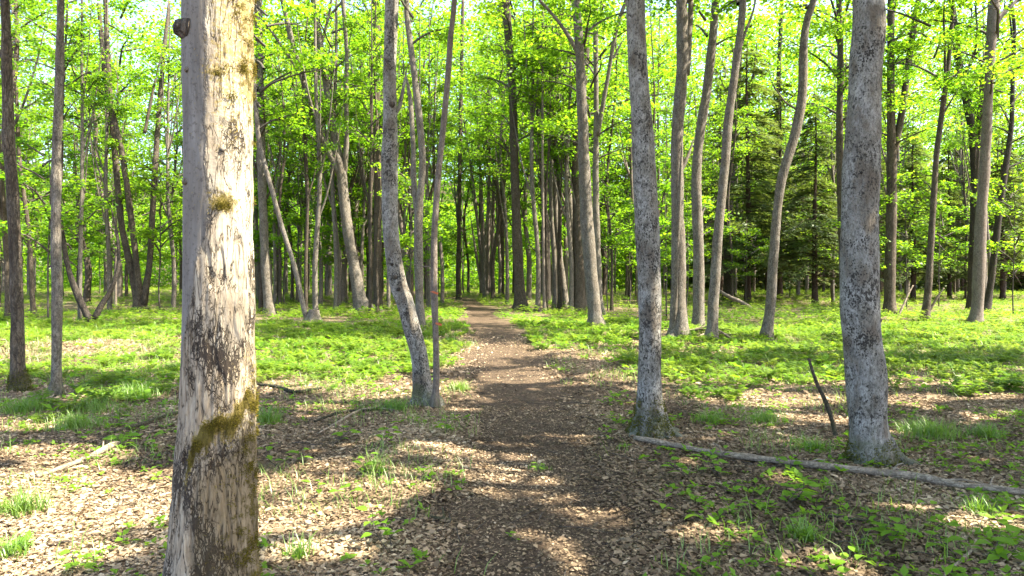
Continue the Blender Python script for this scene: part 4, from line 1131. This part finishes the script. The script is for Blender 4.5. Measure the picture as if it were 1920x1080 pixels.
def leaning(name, label, cat, a, b, d, w0, w1, bark, base_py, group=WOOD):
    x0, d0 = gp(a[0], base_py); z0 = float(surf(x0, d0))
    x1 = (b[0] - 960) / FPX * d; z1 = CAM_H + (HY - b[1]) / FPX * d
    P = catmull([[0, 0, -.08, w0], [(x1 - x0) * .35 + w0 * .5, (d - d0) * .4, (z1 - z0) * .36, w0 * .9], [(x1 - x0) * .7 - w0 * .4, (d - d0) * .7, (z1 - z0) * .69, (w0 + w1) / 2], [x1 - x0, d - d0, z1 - z0, w1]], 30)
    root = thing(name, label, cat, (x0, d0, z0), group)
    mb = MB(); v, q = tube(P[:, :3], P[:, 3], 12, trunk_mod(9, .03, 0, 2.0)); mb.add(v, q); mb.build('stem', BARK[bark], root, True)
    return root
leaning('leaning_stick', 'dark dead stick standing tilted in the ground left of the white flecked trunk', 'stick', (1572, 812), (1516, 672), 6.6, .021, .012, 'brown', 812)
leaning('fallen_log', 'thin pale pole propped against the dark trunk in the conifer shade', 'log', (1418, 582), (1350, 546), 29.5, .10, .06, 'pale', 582)
leaning('leaning_stick', 'thin dead stick leaning beside the brown forked trunk on the right', 'stick', (1680, 595), (1712, 535), 22, .04, .02, 'dead', 598)
leaning('leaning_stick', 'pale dead stick leaning against the crooked dark trunk', 'stick', (1728, 600), (1770, 540), 21, .045, .02, 'dead', 600)

# small cut stump by the left clearing
x, d = gp(588, 603)
st = thing('tree_stump', 'small weathered stump in the clearing behind the foreground trunk', 'stump', (x, d, float(surf(x, d))))
sv, sq = tube(np.array([[0, 0, -.1], [0, 0, .02], [0, 0, .1], [.01, 0, .22], [.015, 0, .34]]), [.20, .19, .165, .16, .155], 28, trunk_mod(2, .16, .35, 2.4), cap=False)
mb = MB(); mb.add(sv, sq); mb.build('trunk', BARK['grey'], st, True)
mb = MB()
for rr0, rr1, zz in [(0.001, .05, .335), (.05, .10, .332), (.10, .150, .322)]:
    th = np.linspace(0, 6.283, 24, endpoint=False)
    a_ = np.stack([np.cos(th) * rr0 + .015, np.sin(th) * rr0, np.full(24, zz)], 1); b_ = np.stack([np.cos(th) * rr1 + .015, np.sin(th) * rr1, np.full(24, zz - .003)], 1)
    j = np.arange(24); mb.add(np.vstack([a_, b_]), np.stack([j, 24 + j, 24 + (j + 1) % 24, (j + 1) % 24], 1))
mb.build('cut_face', BARK['pale'], st)

# roots and brush on the mound under the forked tree, and by the close group of three trunks
def brush(label, px, py, n, spread, seed, cat='brush pile', name='brush_pile'):
    x, d = gp(px, py); z = float(surf(x, d)); r = np.random.default_rng(seed)
    root = thing(name, label, cat, (x, d, z))
    for i in range(n):
        a = r.uniform(0, 6.28); p0 = np.array([r.normal(0, spread), r.normal(0, spread * .6), 0])
        L = r.uniform(.4, 1.1); e = p0 + np.array([math.cos(a) * L, math.sin(a) * L * .5, r.uniform(.02, .28)])
        for p in (p0, e): p[2] += float(surf(x + p[0], d + p[1])) - z + .02
        mb = MB(); v, q = tube(catmull([p0, (p0 + e) / 2 + r.normal(0, .05, 3), e], 10), np.linspace(r.uniform(.015, .035), .008, 10), 7); mb.add(v, q)
        mb.build('stick', BARK['dead' if i % 3 == 0 else 'brown'], root, True)
brush('tangle of dead sticks and roots on the mound under the large forked tree', 706, 585, 14, .55, 5)
brush('tangle of dead sticks at the feet of the close group of three trunks', 1300, 632, 10, .40, 6)

# ------------------------------------------------------------------ seedlings and grass tufts in the foreground
def broad_leaf(p, d, n, L, W, fold=.22):
    """one pointed leaf, 5 x 3 grid, folded along its midrib and drooping at the tip"""
    d = unit(d); s = unit(np.cross(d, n)); n = np.cross(s, d)
    t = np.linspace(0, 1, 6); w = W * np.array([.05, .72, 1.0, .82, .45, .02]) * .5
    mid = p + d * (L * t)[:, None] - np.array([0, 0, 1.0]) * (L * .22 * t ** 2)[:, None]
    v = np.stack([mid - s * w[:, None] + n * (w * fold)[:, None], mid, mid + s * w[:, None] + n * (w * fold)[:, None]], 1).reshape(-1, 3)
    i = np.arange(5)[:, None] * 3 + np.arange(2)[None]
    return v, np.stack([i, i + 1, i + 4, i + 3], -1).reshape(-1, 4)
def seedling(label, px, py, h, n, L, seed, stems=1):
    x, d = gp(px, py); r = np.random.default_rng(seed)
    root = thing('seedling', label, 'seedling', (x, d, float(surf(x, d))), 'leafy seedlings in the dead leaves')
    st = MB(); lf = MB()
    for s in range(stems):
        a0 = r.uniform(0, 6.28); off = np.array([math.cos(a0), math.sin(a0), 0]) * (.05 + .03 * stems) * (stems > 1)
        hh = h * r.uniform(.7, 1.1)
        C = catmull([off * .1 + [0, 0, -.03], off + [r.normal(0, .01), r.normal(0, .01), hh * .5], off * 1.4 + [r.normal(0, .025), r.normal(0, .025), hh]], 12)
        v, q = tube(C, np.linspace(.0032, .0014, 12), 5); st.add(v, q)
        for i in range(n):
            t = .45 + .55 * (i / max(n - 1, 1)); a = i * 2.4 + r.normal(0, .35) + s
            p = np.array([np.interp(t, np.linspace(0, 1, 12), C[:, k]) for k in range(3)])
            dd = np.array([math.cos(a), math.sin(a), r.uniform(.0, .45)])
            pet = p + unit(dd) * L * .35
            v, q = tube(np.array([p, pet]), [.0013, .001], 4, cap=False); st.add(v, q)
            ll = L * r.uniform(.75, 1.2)
            v, q = broad_leaf(pet, dd, np.array([r.normal(0, .25), r.normal(0, .25), 1.0]), ll, ll * r.uniform(.52, .68))
            lf.add(v, q, np.clip(r.normal(.5, .22), 0, 1))
    st.build('stem', BARK['limb'], root); lf.build('leaves', LEAF_Y, root, True)
SEED = [('tall bright seedling with broad leaves at the left side of the trail, nearest the camera', 738, 1034, .20, 8, .075, 2), ('leafy seedling at the right foot of the bare pale dead sapling', 838, 806, .14, 6, .085, 2),
        ('yellow green seedlings in the sun patch right of the foreground trunk', 632, 925, .14, 6, .07, 2), ('small seedling hugging the right side of the foreground trunk', 532, 868, .16, 6, .08, 2),
        ('seedling by the thin light stick left of the trail', 622, 826, .12, 5, .085, 2), ('seedling in the shade midway between the foreground trunk and the trail', 700, 836, .20, 6, .085, 2),
        ('low seedling in the shade just left of the trail', 662, 884, .12, 6, .07, 2), ('broad yellow green seedling beside the pale branch on the left', 240, 838, .12, 6, .12, 2),
        ('small seedling at the lower left corner', 176, 1066, .10, 5, .06, 2), ('pair of green seedlings below the left end of the fallen pole', 1300, 892, .12, 6, .085, 2),
        ('spreading seedling just under the middle of the fallen pole', 1362, 893, .13, 7, .085, 2), ('tiny pale seedling alone right of the trail', 1242, 958, .08, 4, .07, 1), ('pale seedling with drooping leaves below the pair of green seedlings', 1318, 980, .09, 5, .075, 1),
        ('seedling between the fallen pole and the trail, with round leaves', 1412, 962, .10, 5, .075, 1), ('large leafy seedling in front of the fallen pole', 1466, 940, .17, 7, .10, 2), ('bright small seedling poking over the fallen pole', 1482, 874, .13, 4, .075, 1),
        ('small seedling touching the fallen pole near its left end', 1352, 856, .09, 4, .07, 1), ('tall leafy seedling in front of the white flecked trunk', 1642, 1004, .16, 8, .085, 2), ('low light green seedling beside the tall leafy one', 1612, 1022, .08, 4, .07, 1),
        ('small seedling at the bottom edge right of the trail', 1328, 1066, .08, 5, .06, 1), ('seedling at the bottom edge below the white flecked trunk', 1548, 1062, .09, 5, .075, 2), ('big leafy seedling at the lower right', 1832, 1042, .14, 8, .085, 3),
        ('seedling in the bottom right corner', 1806, 1074, .08, 5, .065, 2), ('seedling at the left foot of the mossy footed trunk', 1160, 792, .14, 6, .09, 2), ('seedling by the trail left of the mossy footed trunk', 1152, 752, .12, 6, .09, 2),
        ('dark green seedling low in the trail', 1012, 866, .07, 5, .055, 1), ('tiny seedling in the middle of the trail, nearest the camera', 958, 1004, .05, 4, .045, 1), ('seedling on the right side near the edge of the view', 1894, 985, .10, 6, .08, 2), ('seedling right of the fallen pole end in shade', 1760, 985, .10, 5, .08, 2)]
for i, (lab, px, py, h, n, L, s) in enumerate(SEED): seedling(lab, px, py, h, n, L, 60 + i, s)

def grass(label, px, py, h, n, spread, seed):
    x, d = gp(px, py); r = np.random.default_rng(seed)
    z = float(surf(x, d))
    V = []
    a = r.uniform(0, 6.28, n); rad = np.minimum(np.abs(r.normal(0, .55, n)), .5 + .5 * r.uniform(0, 1, n)) * spread; b = r.uniform(0, 6.28, n)
    bx, by = np.cos(b) * rad, np.sin(b) * rad * .8
    bz = surf(x + bx, d + by) - z
    hh = h * r.uniform(.35, 1.2, n) * np.exp(-.5 * (rad / (spread * 1.2)) ** 2); bend = r.uniform(.25, 1.25, n) * hh
    mb = []
    for k, (u, w) in enumerate([(0, 1.), (.45, .85), (.8, .5), (1., .06)]):
        cx = bx + np.cos(a) * bend * u * u; cyy = by + np.sin(a) * bend * u * u; cz = bz + hh * u * (1 - .25 * u * (bend / hh))
        sx, sy = -np.sin(a) * .003 * w, np.cos(a) * .003 * w
        mb.append(np.stack([np.stack([cx - sx, cyy - sy, cz], 1), np.stack([cx + sx, cyy + sy, cz], 1)], 1))
    v = np.stack(mb, 1).reshape(-1, 3)                     # n,4,2,3
    base = np.arange(n)[:, None] * 8
    q = np.concatenate([np.stack([base + 2 * k, base + 2 * k + 1, base + 2 * k + 3, base + 2 * k + 2], -1) for k in range(3)], 1).reshape(-1, 4)
    m = make_mesh('grass_tuft', v, q, {'rnd': np.repeat(np.clip(r.normal(.5, .25, n), 0, 1), 8)}); m.materials.append(GRASS)
    o = link('grass_tuft', m, None, (x, d, z))
    return tag(o, label, 'grass', 'grass tufts on the forest floor')
GR = [('grass tuft at the left foot of the spotted leaning trunk', 738, 765, .17, 260, .26), ('small grass tuft right of the bare pale dead sapling', 862, 728, .16, 200, .24), ('grass tuft right of the mossy footed trunk', 1332, 785, .16, 240, .24), ('wide grass tuft between the two thick trunks on the right', 1435, 785, .15, 320, .36),
      ('grass tuft just behind the fallen pole', 1525, 835, .13, 240, .30), ('large grass tuft right of the white flecked trunk', 1742, 812, .2, 520, .38), ('grass tuft near the right edge', 1850, 812, .17, 260, .24), ('fine grass tuft in the lower right leaves', 1512, 1010, .13, 160, .12),
      ('sunlit pale grass tuft at the left edge', 40, 950, .18, 260, .22), ('sparse grass tuft near the lower left corner', 20, 1030, .14, 120, .14), ('thick grass tuft at the mossy foot of the far left trunk', 40, 775, .2, 420, .34), ('grass tuft right of the dark grey slim trunk on the left', 140, 800, .18, 340, .36),
      ('fine grass at the right foot of the foreground trunk', 560, 1045, .15, 70, .10), ('pale upright grass in the shade before the trail', 702, 880, .2, 60, .10), ('low grass tuft in the middle of the trail', 1012, 862, .06, 90, .13), ('grass tuft right of the fallen pole, in the right corner', 1840, 960, .14, 130, .16),
      ('grass tuft in the shade right of the foreground trunk', 500, 790, .2, 260, .22), ('grass tuft left of the foreground trunk in the shade', 250, 745, .2, 420, .5), ('grass beside the dark thin branch on the left', 180, 770, .18, 300, .36), ('grass tuft just behind the foreground trunk', 320, 690, .18, 300, .4)]
for i, (lab, px, py, h, n, s) in enumerate(GR): grass(lab, px, py, h, n, s, 90 + i)

# mossy feet of two trunks
def foot_moss(obj_name_label, px, py, w, h, seed, amount=3500):
    for o in COL.objects:
        if o.get('label') == obj_name_label: root = o; break
    t = [c for c in root.children if c.name.startswith('trunk')][0]
    n = len(t.data.vertices); co = np.empty(n * 3, np.float32); t.data.vertices.foreach_get('co', co); co = co.reshape(-1, 3)
    r = np.random.default_rng(seed)
    q = np.empty(len(t.data.polygons) * 4, np.int32)
    k = np.where((co[:, 2] < h) & (co[:, 2] > -.05))[0]
    pw = np.clip(1.0 - co[k, 2] / (h * (.35 + 1.3 * vnoise(co[k] * np.array([9, 9, 1.5]), 5))) + (vnoise(co[k] * 16, 3) - .5) * 1.6, 0, None); pw /= pw.sum()
    pick = r.choice(k, amount, p=pw)
    u_ = r.uniform(0, 1, (amount, 1)); c0 = co[pick] * (1 - u_) + co[np.minimum(pick + 40, n - 1)] * u_; out = unit(np.stack([c0[:, 0], c0[:, 1], np.full(len(c0), .05)], 1))
    c0 = c0 + r.normal(0, .018, c0.shape) * (1 - np.abs(out)) + out * .004
    dd = unit(out + r.normal(0, .6, c0.shape) + np.array([0, 0, .2])); l = r.uniform(.012, .028, len(c0))
    MM = leaf_mat('foot_moss', (.055, .062, .014), (.15, .14, .035), (.07, .1, .015), (.18, .19, .03), .25, 0, .1)
    link('moss', leaf_mesh('moss', c0 + dd * l[:, None] * .3, dd, out + r.normal(0, .4, c0.shape), l, r.uniform(0, 1, len(c0)), MM, .4), root)
foot_moss('thick pale trunk with mossy flared foot at the right edge of the trail', 0, 0, 0, .30, 1)
foot_moss('thick white flecked trunk with mossy foot on the right beside the fallen pole', 0, 0, 0, .14, 2, 1400)
foot_moss('slim straight trunk with mossy foot at the far left edge', 0, 0, 0, .22, 3, 1800)

def scars(label, spots, seed):
    root = [o for o in COL.objects if o.get('label') == label][0]
    d = root.location.y; t = [c for c in root.children if c.name.startswith('trunk')][0]
    n = len(t.data.vertices); co = np.empty(n * 3, np.float32); t.data.vertices.foreach_get('co', co); co = co.reshape(-1, 3).astype(float)
    for i, (px, py, s) in enumerate(spots):
        tx = (px - 960) / FPX * d - root.location.x; tz = CAM_H + (HY - py) / FPX * d - root.location.z
        f = co[co[:, 1] < np.median(co[:, 1])]
        k = np.argmin((f[:, 0] - tx) ** 2 + (f[:, 2] - tz) ** 2); p = f[k]
        ring = co[np.abs(co[:, 2] - p[2]) < .08]; c = ring.mean(0); c[2] = p[2]; o = unit(p - c)
        pts = np.array([p - o * .02 + (o + np.array([0, 0, .25])) * u for u in np.linspace(0, .02 + s * .5, 6)])
        v, q = tube(pts, s * np.array([1.5, 1.35, 1.15, 1.0, .85, .5]), 16, trunk_mod(seed + i, .05, 0, 2.2))
        mb = MB(); mb.add(v, q); mb.build('knot', BARK['dark' if i % 2 else 'brown'], root, True)
scars('thick pale trunk with mossy flared foot at the right edge of the trail', [(1206, 428, .022), (1232, 340, .014), (1236, 590, .02), (1212, 655, .02), (1190, 200, .012)], 1)
scars('thick white flecked trunk with mossy foot on the right beside the fallen pole', [(1640, 350, .016), (1600, 330, .014), (1640, 600, .016), (1610, 150, .012)], 2)
scars('pale leaning trunk with black spots left of the trail, bent towards its base', [(740, 200, .03), (738, 500, .02), (744, 520, .022), (750, 545, .02), (728, 300, .014)], 3)

def roots(label, spec, seed):
    root = [o for o in COL.objects if o.get('label') == label][0]
    bx, by, bz = root.location; r = np.random.default_rng(seed)
    bark = [c for c in root.children if c.name.startswith('trunk')][0].data.materials[0]
    for (ang, r0, ln, th) in spec:
        a = R_(ang); pts = []
        for u in np.linspace(0, 1, 8):
            b = a + .5 * (u ** 2) * r.uniform(-.6, .6)
            q = np.array([math.cos(b), math.sin(b), 0]) * (r0 * .45 + ln * u)
            g = float(surf(bx + q[0], by + q[1])) - bz
            q[2] = max(g - .012 - .02 * u, g + .20 * (1 - u * 1.8) ** 3 if u < .55 else -9) if u < .55 else g - .012 - .025 * u
            pts.append(q)
        C = catmull(pts, 26)
        mb = MB(); v, q = tube(C, np.interp(np.linspace(0, 1, 26), [0, .3, 1], [th, th * .75, th * .22]), 14, trunk_mod(seed + int(abs(ang)), .06, 0, 1.8)); mb.add(v, q)
        mb.build('root', bark, root, True)
roots('thick pale trunk with mossy flared foot at the right edge of the trail', [(-25, .17, .42, .065), (-115, .17, .22, .06), (-160, .17, .30, .06), (20, .17, .5, .055), (-70, .17, .2, .055)], 11)
roots('thick white flecked trunk with mossy foot on the right beside the fallen pole', [(-20, .2, .45, .06), (-150, .2, .30, .06), (-95, .2, .16, .06), (15, .2, .35, .05)], 12)
roots('pale leaning trunk with black spots left of the trail, bent towards its base', [(-100, .12, .22, .05), (-160, .12, .3, .045), (-30, .12, .25, .04)], 13)
roots('large forked tree with three spreading limbs and roots on a raised mound', [(-20, .3, .9, .12), (-150, .3, .8, .12), (-90, .3, .5, .12)], 14)
roots('upright trunk in two close stems behind the mossy footed trunk', [(-40, .25, .5, .09), (-140, .25, .5, .09), (-90, .25, .3, .08)], 15)

# orange blaze marks on the bare dead sapling, a pale chip of wood on the trail
om = Mat('orange_paint'); ORANGE = om.done(om.n('BsdfPrincipled', {'Base Color': (.45, .11, .04, 1), 'Roughness': .7}).outputs[0])
for o in list(COL.objects):
    if o.name.startswith('dead_sapling'):
        for (py, px) in ((548, 815), (607, 822)):
            z = CAM_H + (HY - py) / FPX * 7.75 - o.location.z
            mb = MB(); v, q = tube(np.array([[(px - 960) / FPX * 7.75 - o.location.x + k * .004, 0, z + k * .010] for k in (-1, 0, 1)]), [.0455, .0465, .045], 14, trunk_mod(6, .05, 0, 1.5), cap=False)
            mb.add(v, q); mb.build('paint_mark', ORANGE, o, True)
x, d = gp(1176, 1012)
mb = MB(); v, q = broad_leaf(np.array([-.05, 0, .01]), np.array([1, .1, .1]), np.array([0, 0, 1.]), .10, .035); v2 = v - [0, 0, .006]
mb.add(v, q); mb.add(v2, q[:, ::-1])
tag(mb.build('wood_chip', BARK['pale'], None, False, (x, d, float(surf(x, d)) + .008)), 'pale chip of wood lying on the trail', 'wood chip')
